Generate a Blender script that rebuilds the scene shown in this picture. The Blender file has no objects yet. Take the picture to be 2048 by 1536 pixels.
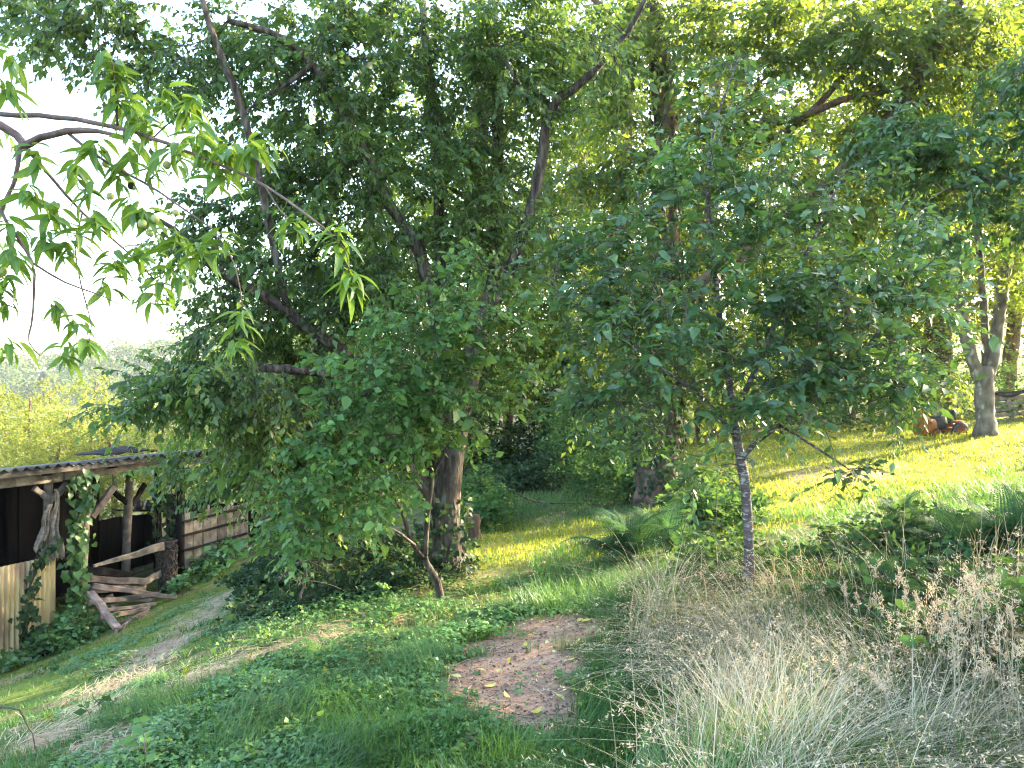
import bpy, math, random
import numpy as np
from mathutils import Vector, Matrix, Quaternion

R = math.radians
S = bpy.context.scene
C = S.collection
rng = np.random.default_rng(7)
random.seed(7)

# ------------------------------------------------------------------ camera, sky, sun, exposure
F = 1547.0                     # focal length in photograph pixels (2048 wide)
EYE = 1.6
cam_d = bpy.data.cameras.new('camera')
cam = bpy.data.objects.new('camera', cam_d)
C.objects.link(cam)
cam.location = (0, 0, EYE)
cam.rotation_euler = (R(90), 0, 0)
cam_d.sensor_fit = 'HORIZONTAL'
cam_d.angle = 2 * math.atan(1024 / F)
cam_d.clip_start = 0.05
cam_d.clip_end = 3000
S.camera = cam

SUN_AZ, SUN_EL = 61.0, 20.0    # clockwise from +Y
w = bpy.data.worlds.new('World')
S.world = w
w.use_nodes = True
wn = w.node_tree
sk = wn.nodes.new('ShaderNodeTexSky')
sk.sky_type = 'NISHITA'
sk.sun_disc = False
sk.sun_elevation = R(SUN_EL)
sk.sun_rotation = R(SUN_AZ)
sk.air_density = 1.0
sk.dust_density = 2.4
sk.ozone_density = 1.0
wn.links.new(sk.outputs[0], wn.nodes['Background'].inputs[0])
wn.nodes['Background'].inputs[1].default_value = 0.15
sun_d = bpy.data.lights.new('sun', 'SUN')
sun_d.energy = 3.5
sun_d.angle = R(0.53)
sun_d.color = (1.0, 0.85, 0.58)
sun = bpy.data.objects.new('sun', sun_d)
C.objects.link(sun)
SD = Vector((math.sin(R(SUN_AZ)) * math.cos(R(SUN_EL)), math.cos(R(SUN_AZ)) * math.cos(R(SUN_EL)), math.sin(R(SUN_EL))))
sun.rotation_euler = SD.to_track_quat('Z', 'Y').to_euler()
sun.location = (30, 17, 25)
S.view_settings.view_transform = 'Standard'
S.view_settings.look = 'None'
S.view_settings.gamma = 1
S.view_settings.use_curve_mapping = False
S.view_settings.exposure = 3.65
S.render.engine = 'CYCLES'
cy = S.cycles
cy.use_denoising = True
cy.denoiser = 'OPENIMAGEDENOISE'
cy.denoising_input_passes = 'RGB_ALBEDO_NORMAL'
cy.denoising_prefilter = 'NONE'
cy.filter_width = 1.2
cy.max_bounces = 10
cy.diffuse_bounces = 6
cy.glossy_bounces = 3
cy.transmission_bounces = 6
cy.caustics_reflective = False
cy.caustics_refractive = False
cy.sample_clamp_indirect = 6

# ------------------------------------------------------------------ helpers
def at(px, py, Y):
    return np.array([(px - 1024) / F * Y, Y, EYE - (py - 768) / F * Y])

_nt = np.random.default_rng(3).random((256, 256))
def vnoise(x, y, s=1.0, o=0):
    x = np.asarray(x, float) * s + 37.3 + o * 11.7
    y = np.asarray(y, float) * s + 91.1 + o * 5.3
    xi = np.floor(x).astype(int); yi = np.floor(y).astype(int)
    fx = x - xi; fy = y - yi
    fx = fx * fx * (3 - 2 * fx); fy = fy * fy * (3 - 2 * fy)
    a = _nt[xi & 255, yi & 255]; b = _nt[(xi + 1) & 255, yi & 255]
    c = _nt[xi & 255, (yi + 1) & 255]; d = _nt[(xi + 1) & 255, (yi + 1) & 255]
    return (a * (1 - fx) + b * fx) * (1 - fy) + (c * (1 - fx) + d * fx) * fy

def fbm(x, y, s=1.0, o=0):
    return (vnoise(x, y, s, o) * .55 + vnoise(x, y, s * 2.1, o + 1) * .28 + vnoise(x, y, s * 4.3, o + 2) * .17)

def _cp(px, py, Y):
    p = at(px, py, Y)
    return (p[0], p[1], p[2])
CTRL = np.array([
    (0, 1, .08), (1.5, 2.5, .05), (-1.5, 1.5, -.05), (2.5, 3.2, .08), (4, 6, .12),
    _cp(1024, 1536, 3.25), _cp(0, 1536, 3.75), _cp(400, 1536, 3.45),
    _cp(1100, 1440, 3.85), _cp(1090, 1240, 5.5), _cp(1500, 1250, 5.2), _cp(878, 1205, 6.8),
    _cp(900, 1150, 7.9), _cp(1030, 1100, 9.3), _cp(1050, 1010, 13.5), _cp(1100, 960, 17),
    _cp(1230, 1010, 12.5), _cp(1310, 1000, 12.5), _cp(1500, 1040, 10.3), _cp(1500, 900, 18),
    _cp(2048, 930, 13.4), _cp(2048, 850, 20), _cp(1970, 870, 17), _cp(1850, 870, 18.5),
    (4.5, 7, .1), _cp(0, 1330, 9), _cp(400, 1130, 11.7), _cp(250, 1268, 9), _cp(300, 1232, 9.8), _cp(365, 1196, 10.7), _cp(480, 1090, 13),
    _cp(180, 1420, 5.5), _cp(0, 1435, 5.5), _cp(500, 1305, 5.6), _cp(300, 1330, 6.6), _cp(350, 1252, 8.2),
    _cp(600, 1150, 8.5), _cp(560, 1130, 10), _cp(700, 1090, 12),
    (-9, 12, -2.2), (-12, 22, -4), (-24, 42, -5.5), (-45, 100, -5), (-100, 300, 0), (0, 45, 0), (0, 100, 4),
    (22, 30, 1.8), (34, 62, 5), (60, 100, 10), (14, 8, .6), (40, 0, 3), (-22, 0, -2.6), (0, -20, 1),
    (-40, -20, -3), (20, -12, 1.5), (-32, 15, -5), (14, 14, .75), (150, 300, 22), (0, 300, 12), (-300, 100, -4), (300, 0, 12), (0, -300, 3)])
def _phi(d2):
    return np.where(d2 > 1e-9, 0.5 * d2 * np.log(np.maximum(d2, 1e-12)), 0)
def _fit():
    P = CTRL[:, :2]
    n = len(P)
    d2 = ((P[:, None] - P[None]) ** 2).sum(-1)
    A = np.zeros((n + 3, n + 3))
    A[:n, :n] = _phi(d2) + np.eye(n) * .15
    A[:n, n] = 1; A[:n, n + 1:] = P
    A[n, :n] = 1; A[n + 1:, :n] = P.T
    return np.linalg.solve(A, np.concatenate([CTRL[:, 2], np.zeros(3)]))
_W = _fit()
def gz(x, y):
    x = np.atleast_1d(np.asarray(x, float)); y = np.atleast_1d(np.asarray(y, float))
    out = np.empty(x.size)
    xf, yf = x.ravel(), y.ravel()
    n = len(CTRL)
    for i in range(0, x.size, 20000):
        a, b = xf[i:i + 20000], yf[i:i + 20000]
        d2 = (a[:, None] - CTRL[None, :, 0]) ** 2 + (b[:, None] - CTRL[None, :, 1]) ** 2
        out[i:i + 20000] = _phi(d2) @ _W[:n] + _W[n] + _W[n + 1] * a + _W[n + 2] * b
    out += (fbm(xf, yf, 1.1) - .5) * .09 + (vnoise(xf, yf, 5.0, 9) - .5) * .02
    return np.clip(out, -9, 40).reshape(x.shape)
def g1(x, y):
    return float(gz(x, y)[0])
def G(px, py):
    Y = np.concatenate([np.linspace(2, 30, 1200), np.linspace(30, 300, 1200)])
    X = (px - 1024) / F * Y
    z = EYE - (py - 768) / F * Y
    below = z < gz(X, Y)
    i = int(np.argmax(below)) if below.any() else len(Y) - 1
    return np.array([X[i], Y[i], g1(X[i], Y[i])])

class MB:
    def __init__(s):
        s.v = []; s.n = 0; s.t = []; s.q = []
    def add(s, v, tris=None, quads=None):
        v = np.asarray(v, float).reshape(-1, 3)
        if tris is not None and len(tris): s.t.append(np.asarray(tris, np.int64).reshape(-1, 3) + s.n)
        if quads is not None and len(quads): s.q.append(np.asarray(quads, np.int64).reshape(-1, 4) + s.n)
        s.v.append(v); s.n += len(v)
    def mesh(s, name, mat, off=(0, 0, 0), smooth=True):
        me = bpy.data.meshes.new(name)
        v = np.concatenate(s.v) - np.asarray(off)
        t = np.concatenate(s.t) if s.t else np.zeros((0, 3), np.int64)
        q = np.concatenate(s.q) if s.q else np.zeros((0, 4), np.int64)
        me.vertices.add(len(v)); me.vertices.foreach_set('co', v.astype(np.float32).ravel())
        li = np.concatenate([t.ravel(), q.ravel()]).astype(np.int32)
        me.loops.add(len(li)); me.loops.foreach_set('vertex_index', li)
        me.polygons.add(len(t) + len(q))
        ls = np.concatenate([np.arange(len(t)) * 3, len(t) * 3 + np.arange(len(q)) * 4]).astype(np.int32)
        me.polygons.foreach_set('loop_start', ls)
        me.update(calc_edges=True)
        me.polygons.foreach_set('use_smooth', np.full(len(t) + len(q), bool(smooth)))
        if mat: me.materials.append(mat)
        return me

def link(name, me, root=None, **props):
    o = bpy.data.objects.new(name, me)
    C.objects.link(o)
    if root is not None: o.parent = root
    for k, v in props.items(): o[k] = v
    return o
def rloc(root):
    return np.array(root.matrix_basis.translation) if root is not None else np.zeros(3)
def part(name, mb, mat, root, smooth=True, **props):
    """mesh given in world coordinates, stored relative to its (unrotated) root"""
    off = np.zeros(3); r = root
    while r is not None:
        off = off + np.array(r.location); r = r.parent
    return link(name, mb.mesh(name, mat, off, smooth), root, **props)
def thing(name, loc, label, cat, group=None):
    o = bpy.data.objects.new(name, None)
    C.objects.link(o)
    o.location = [float(a) for a in loc]
    o.empty_display_size = .1
    o['label'] = label; o['category'] = cat
    if group: o['group'] = group
    return o
def solo(name, mb, mat, loc, label, cat, group=None, smooth=True):
    o = link(name, mb.mesh(name, mat, loc, smooth))
    o.location = [float(a) for a in loc]
    o['label'] = label; o['category'] = cat
    if group: o['group'] = group
    return o

def norm(v):
    v = np.asarray(v, float)
    return v / np.maximum(np.linalg.norm(v, axis=-1, keepdims=True), 1e-9)

def spline(pts, rads, step=.12, jit=0.0):
    P = np.asarray(pts, float); rad = np.asarray(rads, float)
    E = np.vstack([2 * P[0] - P[1], P, 2 * P[-1] - P[-2]])
    out, ro = [], []
    for i in range(len(P) - 1):
        p0, p1, p2, p3 = E[i:i + 4]
        k = max(2, int(np.linalg.norm(p2 - p1) / step))
        for t in np.arange(k) / k:
            out.append(.5 * (2 * p1 + (p2 - p0) * t + (2 * p0 - 5 * p1 + 4 * p2 - p3) * t * t + (3 * p1 - p0 - 3 * p2 + p3) * t ** 3))
            ro.append(rad[i] * (1 - t) + rad[i + 1] * t)
    out.append(P[-1]); ro.append(rad[-1])
    out = np.array(out)
    if jit:
        j = rng.normal(0, jit, out.shape); j[0] = 0
        out = out + j * np.array(ro)[:, None]
    return out, np.array(ro)

def tube(mb, P, r, sides=8, rough=0.0, cap=True):
    P = np.asarray(P, float); r = np.broadcast_to(np.asarray(r, float), (len(P),))
    T = norm(np.gradient(P, axis=0))
    a = np.array([1., 0, 0]) if abs(T[0][0]) < .8 else np.array([0, 1., 0])
    n = norm(np.cross(T[0], a))
    ang = np.arange(sides) / sides * 2 * math.pi
    rings = []
    for i in range(len(P)):
        n = norm(n - T[i] * (n @ T[i])); b = np.cross(T[i], n)
        rr = r[i] * (1 + (rng.normal(0, rough, sides) if rough else 0))
        rings.append(P[i] + (np.cos(ang) * rr)[:, None] * n + (np.sin(ang) * rr)[:, None] * b)
    V = np.concatenate(rings)
    i = np.arange(len(P) - 1)[:, None] * sides; j = np.arange(sides)[None]; j2 = (j + 1) % sides
    Q = np.stack([i + j, i + j2, i + sides + j2, i + sides + j], -1).reshape(-1, 4)
    tr = []
    if cap:
        m = len(V)
        V = np.vstack([V, P[0], P[-1]])
        k = (len(P) - 1) * sides
        for a_ in range(sides):
            b_ = (a_ + 1) % sides
            tr += [(m, b_, a_), (m + 1, k + a_, k + b_)]
    mb.add(V, tr, Q)

def tubes(mb, P, r, sides=3):
    """many thin tubes at once, P (N,K,3), r (N,K)"""
    N, K = P.shape[:2]
    if N == 0: return
    T = norm(np.gradient(P, axis=1))
    ref = np.where(np.abs(T[:, :1, 2:3]) > .9, np.array([1., 0, 0]), np.array([0, 0, 1.]))
    n = norm(np.cross(T, np.broadcast_to(ref, T.shape))); b = np.cross(T, n)
    ang = np.arange(sides) / sides * 2 * math.pi
    V = P[:, :, None] + r[:, :, None, None] * (np.cos(ang)[:, None] * n[:, :, None] + np.sin(ang)[:, None] * b[:, :, None])
    base = (np.arange(N) * K * sides)[:, None, None]
    i = np.arange(K - 1)[None, :, None] * sides; j = np.arange(sides)[None, None]; j2 = (j + 1) % sides
    Q = np.stack([base + i + j, base + i + j2, base + i + sides + j2, base + i + sides + j], -1)
    mb.add(V.reshape(-1, 3), None, Q.reshape(-1, 4))

def boxm(mb, c, half, rot=None):
    x, y, z = half
    V = np.array([(-x, -y, -z), (x, -y, -z), (x, y, -z), (-x, y, -z), (-x, -y, z), (x, -y, z), (x, y, z), (-x, y, z)], float)
    if rot is not None: V = V @ np.asarray(rot).T
    mb.add(V + np.asarray(c), None, [(0, 3, 2, 1), (4, 5, 6, 7), (0, 1, 5, 4), (1, 2, 6, 5), (2, 3, 7, 6), (3, 0, 4, 7)])

def beam(mb, p0, p1, wid, thick, up=(0, 0, 1), taper=1.0, warp=0.0):
    """a sawn timber from p0 to p1 with uneven faces: six rings of eight corners (bevelled)"""
    p0 = np.asarray(p0, float); p1 = np.asarray(p1, float)
    d = norm(p1 - p0); s = norm(np.cross(d, up)); u = np.cross(s, d)
    K = 6; V = []
    b = min(wid, thick) * .12
    for k in range(K):
        t = k / (K - 1); f = 1 + (taper - 1) * t
        c = p0 + (p1 - p0) * t + (rng.normal(0, warp, 3) if 0 < k < K - 1 else 0)
        hw = wid / 2 * f * (1 + rng.normal(0, .02)); ht = thick / 2 * (1 + rng.normal(0, .03))
        for (a_, e_) in ((hw, ht - b), (hw - b, ht), (-hw + b, ht), (-hw, ht - b), (-hw, -ht + b), (-hw + b, -ht), (hw - b, -ht), (hw, -ht + b)):
            V.append(c + u * a_ + s * e_)
    Q = [(k * 8 + j, k * 8 + (j + 1) % 8, k * 8 + 8 + (j + 1) % 8, k * 8 + 8 + j) for k in range(K - 1) for j in range(8)]
    for o in (0, (K - 1) * 8):
        Q += [(o, o + 1, o + 2, o + 3), (o, o + 3, o + 4, o + 7), (o + 4, o + 5, o + 6, o + 7)]
    mb.add(V, None, Q)

# leaf templates: x across, y along (0..1), z = upper side
def leaf_t(wd, fold=.25, droop=.2, n=2, serr=0):
    ys = {2: (.3, .66), 3: (.2, .48, .76), 4: (.15, .36, .6, .82)}[n]
    V = [(0, 0, 0)]; T = []
    for y in ys:
        h = wd * math.sin(math.pi * y ** .75) * .5
        z = -droop * y * y
        V += [(-h, y, z + fold * h), (0, y, z), (h, y, z + fold * h)]
    V.append((0, 1, -droop))
    T += [(0, 2, 1), (0, 3, 2)]
    for k in range(len(ys) - 1):
        o = 1 + k * 3
        T += [(o, o + 1, o + 4), (o, o + 4, o + 3), (o + 1, o + 2, o + 5), (o + 1, o + 5, o + 4)]
    o = 1 + (len(ys) - 1) * 3; e = len(V) - 1
    T += [(o, o + 1, e), (o + 1, o + 2, e)]
    return np.array(V, float), np.array(T)
LEAF4 = (np.array([(0, 0, 0), (-.26, .45, .06), (0, .5, -.03), (.26, .45, .06), (0, 1, -.12)], float),
         np.array([(0, 2, 1), (0, 3, 2), (1, 2, 4), (2, 3, 4)]))
LEAF4B = (LEAF4[0] * np.array([1.4, 1, 1]), LEAF4[1])
LEAF_OV = leaf_t(.5, .3, .22, 2)
LEAF_RD = leaf_t(.72, .28, .15, 2)
LEAF_CH = leaf_t(.48, .35, .25, 3)
LEAF_PEACH = leaf_t(.27, .45, .36, 4)
HEART = (np.array([(0, 0, 0), (-.36, -.08, .05), (-.46, .25, .1), (0, .3, 0), (.46, .25, .1), (.36, -.08, .05), (-.25, .62, .02), (0, .62, -.05), (.25, .62, .02), (0, 1.05, -.2)], float),
         np.array([(0, 3, 2), (0, 2, 1), (0, 5, 4), (0, 4, 3), (2, 3, 7), (2, 7, 6), (3, 4, 8), (3, 8, 7), (6, 7, 9), (7, 8, 9)]))

def frames(d, nrm):
    d = norm(d); n = norm(nrm - d * (nrm * d).sum(-1, keepdims=True)); s = np.cross(d, n)
    return s, d, n
def add_leaves(mb, pos, d, nrm, size, tmpl):
    if len(pos) == 0: return
    s, d, n = frames(d, nrm)
    TV, TT = tmpl
    sz = np.broadcast_to(np.asarray(size, float), (len(pos),))[:, None, None]
    V = pos[:, None] + sz * (TV[None, :, 0:1] * s[:, None] + TV[None, :, 1:2] * d[:, None] + TV[None, :, 2:3] * n[:, None])
    T = TT[None] + (np.arange(len(pos)) * len(TV))[:, None, None]
    mb.add(V.reshape(-1, 3), T.reshape(-1, 3))
def leaf_objects(pos, d, nrm, size, tmpl, mat, root, name='leaf', mesh=None):
    s, d, n = frames(d, nrm)
    if mesh is None:
        m = MB(); m.add(tmpl[0], tmpl[1]); mesh = m.mesh(name, mat)
    off = np.array(root.location)
    for i in range(len(pos)):
        o = bpy.data.objects.new(name, mesh)
        k = size[i]
        M = np.eye(4)
        M[:3, 0] = s[i] * k; M[:3, 1] = d[i] * k; M[:3, 2] = n[i] * k; M[:3, 3] = pos[i] - off
        C.objects.link(o); o.parent = root
        o.matrix_basis = Matrix(M.tolist())
def largest(pos, size, k=300):
    y = np.maximum(pos[:, 1], .3)
    px = pos[:, 0] / y * F + 1024; py = 768 - (pos[:, 2] - EYE) / y * F
    inn = (px > 8) & (px < 2040) & (py > 8) & (py < 1528)
    sc = np.where(inn, size / y, -1)
    idx = np.argsort(-sc)[:k]
    return idx[sc[idx] > 0]

def sprays(c, a, L=.55, T=6, M=9, droop=.25, hang=.5, spread=.8, size=.1, svar=.22, side=.9, up=.6):
    """leafy branchlets at centres c with axes a -> (twig polylines, leaf pos, dir, normal, size)"""
    n = len(c)
    Ls = L * rng.uniform(.7, 1.25, n)
    u = rng.random((n, T)); u[:, 0] = 0
    st = c[:, None] + a[:, None] * (Ls[:, None] * (u * .8 - .5))[..., None]
    rd = rng.normal(0, 1, (n, T, 3)); rd[..., 2] *= .6
    dr = norm(a[:, None] * .7 + rd * spread * .6)
    dr[:, 0] = norm(a + rng.normal(0, .1, a.shape))
    ln = Ls[:, None] * rng.uniform(.4, .8, (n, T)); ln[:, 0] = Ls
    tt = np.linspace(0, 1, 4)
    dn = np.array([0, 0, -1.])
    TW = st[:, :, None] + dr[:, :, None] * (ln[..., None] * tt)[..., None] + dn * (droop * ln[..., None] * tt ** 2)[..., None]
    t = (np.arange(M) + .6) / M + rng.uniform(-.3, .3, (n, T, M)) / M
    t = np.clip(t, .05, 1)
    pos = st[:, :, None] + dr[:, :, None] * (ln[..., None] * t)[..., None] + dn * (droop * ln[..., None] * t ** 2)[..., None]
    pp = norm(np.cross(dr, np.array([0, 0, 1.])) + rng.normal(0, .2, dr.shape))
    sg = np.where(np.arange(M) % 2 == 0, 1., -1.)
    d = dr[:, :, None] * .55 + pp[:, :, None] * (side * sg)[None, None, :, None] + rng.normal(0, .3, pos.shape) + dn * hang
    nr = np.array([0, 0, 1.]) * up + rng.normal(0, .42, pos.shape) + .25 * pp[:, :, None] * sg[None, None, :, None]
    sz = size * np.exp(rng.normal(0, svar, (n, T, M)))
    return TW.reshape(-1, 4, 3), pos.reshape(-1, 3), norm(d).reshape(-1, 3), norm(nr).reshape(-1, 3), sz.reshape(-1)

def blob_pts(blobs):
    out = []
    for (px, py, Y, rx, ry, rY, n) in blobs:
        q = rng.normal(0, 1, (n, 3)); q = norm(q) * (rng.random((n, 1)) ** (1 / 2.4))
        yy = Y + q[:, 1] * rY
        p = np.stack([(px + q[:, 0] * rx - 1024) / F * yy, yy, EYE - (py + q[:, 2] * ry - 768) / F * yy], -1)
        out.append(p)
    return np.concatenate(out)

def connect(nodes, nrad, cents, step=.2, lift=.12, rmin=.004, rk=.006):
    """join every spray centre to the nearest branch already there; returns polylines, radii, axis at the centre"""
    nodes = list(map(np.asarray, nodes)); nrad = list(nrad)
    cap = len(nodes) + len(cents) * 14
    A = np.zeros((cap, 3)); A[:len(nodes)] = nodes; rr = np.zeros(cap); rr[:len(nodes)] = nrad; m = len(nodes)
    d0 = np.array([np.min(((A[:m] - c) ** 2).sum(1)) for c in cents])
    polys, rads = [], []
    axes = np.zeros((len(cents), 3))
    for i in np.argsort(d0):
        c = cents[i]
        dd = ((A[:m] - c) ** 2).sum(1)
        k = int(np.argmin(dd)); p = A[k].copy(); D = math.sqrt(dd[k])
        n = int(min(12, max(3, D / step + 1)))
        t = np.linspace(0, 1, n)[:, None]
        ctrl = (p + c) / 2 + np.array([0, 0, lift * D]) + rng.normal(0, .1 * D, 3)
        P = (1 - t) ** 2 * p + 2 * t * (1 - t) * ctrl + t * t * c
        P[1:-1] += rng.normal(0, .012, (n - 2, 3))
        r0 = min(rr[k] * .75, rmin + rk * D * 1.6 + .002)
        r = np.linspace(max(r0, rmin), rmin * .8, n)
        polys.append(P); rads.append(r)
        if m + n < cap:
            A[m:m + n - 1] = P[1:]; rr[m:m + n - 1] = r[1:]; m += n - 1
        axes[i] = norm(P[-1] - P[-2])
    return polys, rads, axes

def make_tree(root, limbs, blobs, bark, leafmat, tmpl, pick=300, cents=None, sides=10, rough=.05, twigmat=None, partleaf=None, conn=None, rise=-.15, rest=None, **sp):
    """limbs: (name, [(px,py,Y,width_px)...]) in world through at(); first is the trunk"""
    allp, allr = [], []
    for i, (nm, L) in enumerate(limbs):
        P = [l[:3] if len(l) == 5 else at(*l[:3]) for l in L]
        r = [l[4] if len(l) == 5 else l[3] / 2 / F * l[2] for l in L]
        P, r = spline(P, r, .14, .06)
        if i == 0:
            P[0] = P[0] - np.array([0, 0, .05])
            k = np.arange(len(P)); r = r * (1 + .45 * np.exp(-k / 1.6))
        mb = MB(); tube(mb, P, r, sides if r.max() > .03 else 6, rough)
        part(nm, mb, bark, root)
        allp.append(P); allr.append(r)
    nodes = np.concatenate(allp); nr = np.concatenate(allr)
    keep = nodes[:, 2] > nodes[0, 2] + .5
    nodes, nr = nodes[keep], nr[keep]
    c = blob_pts(blobs) if cents is None else cents
    g = gz(c[:, 0], c[:, 1])
    c = c[c[:, 2] > g + .12]
    cn = dict(step=.2); cn.update(conn or {})
    polys, rads, ax = connect(nodes, nr, c, **cn)
    mb = MB()
    for P, r in zip(polys, rads): tube(mb, P, r, 4, cap=False)
    out = c - nodes.mean(0); out[:, 2] *= .3
    a = norm(ax * .6 + norm(out) * .5 + rng.normal(0, .45, c.shape) + np.array([0, 0, rise]))
    TW, pos, d, n, sz = sprays(c, a, **sp)
    tubes(mb, TW, np.broadcast_to(np.linspace(.0035, .0012, 4), TW.shape[:2]))
    part('branches', mb, twigmat or bark, root, kind='stuff')
    gg = gz(pos[:, 0], pos[:, 1]); ok = pos[:, 2] > gg + .03
    pos, d, n, sz = pos[ok], d[ok], n[ok], sz[ok]
    mask = np.ones(len(pos), bool)
    if pick:
        idx = largest(pos, sz, pick); mask[idx] = False
        leaf_objects(pos[idx], d[idx], n[idx], sz[idx], tmpl, partleaf or leafmat, root)
    mb = MB(); add_leaves(mb, pos[mask], d[mask], n[mask], sz[mask], rest or tmpl)
    part('crown', mb, leafmat, root, kind='stuff')
    return root

# ------------------------------------------------------------------ materials
def nodes_of(name):
    m = bpy.data.materials.new(name); m.use_nodes = True
    nt = m.node_tree
    for n in list(nt.nodes): nt.nodes.remove(n)
    out = nt.nodes.new('ShaderNodeOutputMaterial')
    return m, nt, out
def ramp(nt, src, stops):
    r = nt.nodes.new('ShaderNodeValToRGB')
    el = r.color_ramp.elements
    while len(el) < len(stops): el.new(.5)
    for e, (p, c) in zip(el, stops):
        e.position = p; e.color = (*c, 1)
    nt.links.new(src, r.inputs[0])
    return r.outputs[0]
def rand_src(nt):
    g = nt.nodes.new('ShaderNodeNewGeometry'); oi = nt.nodes.new('ShaderNodeObjectInfo')
    a = nt.nodes.new('ShaderNodeMath'); a.operation = 'ADD'
    nt.links.new(g.outputs['Random Per Island'], a.inputs[0]); nt.links.new(oi.outputs['Random'], a.inputs[1])
    f = nt.nodes.new('ShaderNodeMath'); f.operation = 'FRACT'
    nt.links.new(a.outputs[0], f.inputs[0])
    return f.outputs[0]
def mixc(nt, f, a, b, mode='MIX'):
    m = nt.nodes.new('ShaderNodeMix'); m.data_type = 'RGBA'; m.blend_type = mode
    for s_, v in ((m.inputs[0], f), (m.inputs[6], a), (m.inputs[7], b)):
        if hasattr(v, 'node'): nt.links.new(v, s_)
        elif isinstance(v, (int, float)): s_.default_value = v
        else: s_.default_value = (*v, 1)
    return m.outputs[2]
def noise(nt, scale, det=4, obj=True, vec=None, dist=0):
    t = nt.nodes.new('ShaderNodeTexNoise'); t.inputs['Scale'].default_value = scale; t.inputs['Detail'].default_value = det
    t.inputs['Distortion'].default_value = dist
    if vec is None:
        tc = nt.nodes.new('ShaderNodeTexCoord'); vec = tc.outputs['Object']
    nt.links.new(vec, t.inputs['Vector'])
    return t
def worldpos(nt):
    return nt.nodes.new('ShaderNodeNewGeometry').outputs['Position']

def leaf_mat(name, stops, trans, tf=.35, rough=.42, spec=.45, clump=.35, vein=False):
    m, nt, out = nodes_of(name)
    col = ramp(nt, rand_src(nt), stops)
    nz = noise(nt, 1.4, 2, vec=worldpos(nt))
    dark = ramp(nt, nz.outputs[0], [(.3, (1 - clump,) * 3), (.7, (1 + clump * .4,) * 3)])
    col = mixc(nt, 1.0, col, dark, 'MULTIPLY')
    if vein:
        tc = nt.nodes.new('ShaderNodeTexCoord'); sx = nt.nodes.new('ShaderNodeSeparateXYZ')
        nt.links.new(tc.outputs['Object'], sx.inputs[0])
        ab = nt.nodes.new('ShaderNodeMath'); ab.operation = 'ABSOLUTE'; nt.links.new(sx.outputs[0], ab.inputs[0])
        f = ramp(nt, ab.outputs[0], [(.0, (1, 1, 1)), (.016, (0, 0, 0))])
        bw = nt.nodes.new('ShaderNodeRGBToBW'); nt.links.new(f, bw.inputs[0])
        col = mixc(nt, bw.outputs[0], col, (.22, .30, .08))
    p = nt.nodes.new('ShaderNodeBsdfPrincipled')
    nt.links.new(col, p.inputs['Base Color'])
    p.inputs['Roughness'].default_value = rough
    p.inputs['Specular IOR Level'].default_value = spec
    t = nt.nodes.new('ShaderNodeBsdfTranslucent')
    tcol = mixc(nt, 1.0, dark, trans, 'MULTIPLY')
    nt.links.new(tcol, t.inputs[0])
    x = nt.nodes.new('ShaderNodeMixShader'); x.inputs[0].default_value = tf
    nt.links.new(p.outputs[0], x.inputs[1]); nt.links.new(t.outputs[0], x.inputs[2])
    nt.links.new(x.outputs[0], out.inputs[0])
    return m

def rough_mat(name, stops, scale=8, rough=.85, bump=.4, stretch=(1, 1, 1), spots=None, spec=.2, metal=0.0, island=0.0):
    m, nt, out = nodes_of(name)
    tc = nt.nodes.new('ShaderNodeTexCoord'); mp = nt.nodes.new('ShaderNodeMapping')
    mp.inputs['Scale'].default_value = stretch
    nt.links.new(tc.outputs['Object'], mp.inputs[0])
    nz = noise(nt, scale, 6, vec=mp.outputs[0], dist=.4)
    col = ramp(nt, nz.outputs[0], stops)
    if spots:
        sp = noise(nt, spots[0], 3, vec=mp.outputs[0])
        f = ramp(nt, sp.outputs[0], [(spots[1], (0, 0, 0)), (spots[1] + .07, (1, 1, 1))])
        bw = nt.nodes.new('ShaderNodeRGBToBW'); nt.links.new(f, bw.inputs[0])
        col = mixc(nt, bw.outputs[0], col, spots[2])
    if island:
        k = ramp(nt, rand_src(nt), [(0, (1 - island,) * 3), (1, (1 + island,) * 3)])
        col = mixc(nt, 1.0, col, k, 'MULTIPLY')
    p = nt.nodes.new('ShaderNodeBsdfPrincipled')
    nt.links.new(col, p.inputs['Base Color'])
    p.inputs['Roughness'].default_value = rough
    p.inputs['Specular IOR Level'].default_value = spec
    p.inputs['Metallic'].default_value = metal
    if bump:
        b = nt.nodes.new('ShaderNodeBump'); b.inputs['Strength'].default_value = bump; b.inputs['Distance'].default_value = .03
        nt.links.new(nz.outputs[0], b.inputs['Height']); nt.links.new(b.outputs[0], p.inputs['Normal'])
    nt.links.new(p.outputs[0], out.inputs[0])
    return m

M = {}
M['bark'] = rough_mat('dark_bark', [(.3, (.018, .014, .011)), (.5, (.065, .050, .040)), (.7, (.15, .125, .10))], 22, .9, 1.0, (1, 1, .28), (9, .62, (.14, .14, .12)))
M['bark_red'] = rough_mat('reddish_bark', [(.3, (.05, .030, .022)), (.6, (.16, .10, .072)), (.8, (.2, .15, .11))], 12, .9, .8, (1, 1, .4), (5, .64, (.2, .2, .17)))
M['bark_cherry'] = rough_mat('lichened_cherry_bark', [(.3, (.035, .025, .024)), (.6, (.10, .080, .078)), (.8, (.2, .18, .18))], 9, .8, .6, (1, 1, 2.6), (24, .56, (.25, .25, .24)))
M['bark_grey'] = rough_mat('grey_bark', [(.3, (.06, .05, .042)), (.6, (.17, .145, .12)), (.8, (.27, .24, .2))], 7, .9, .7, (1, 1, .6), (5, .6, (.28, .29, .25)))
M['twig'] = rough_mat('twig_bark', [(.3, (.05, .04, .03)), (.7, (.13, .105, .085))], 6, .85, 0)
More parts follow.
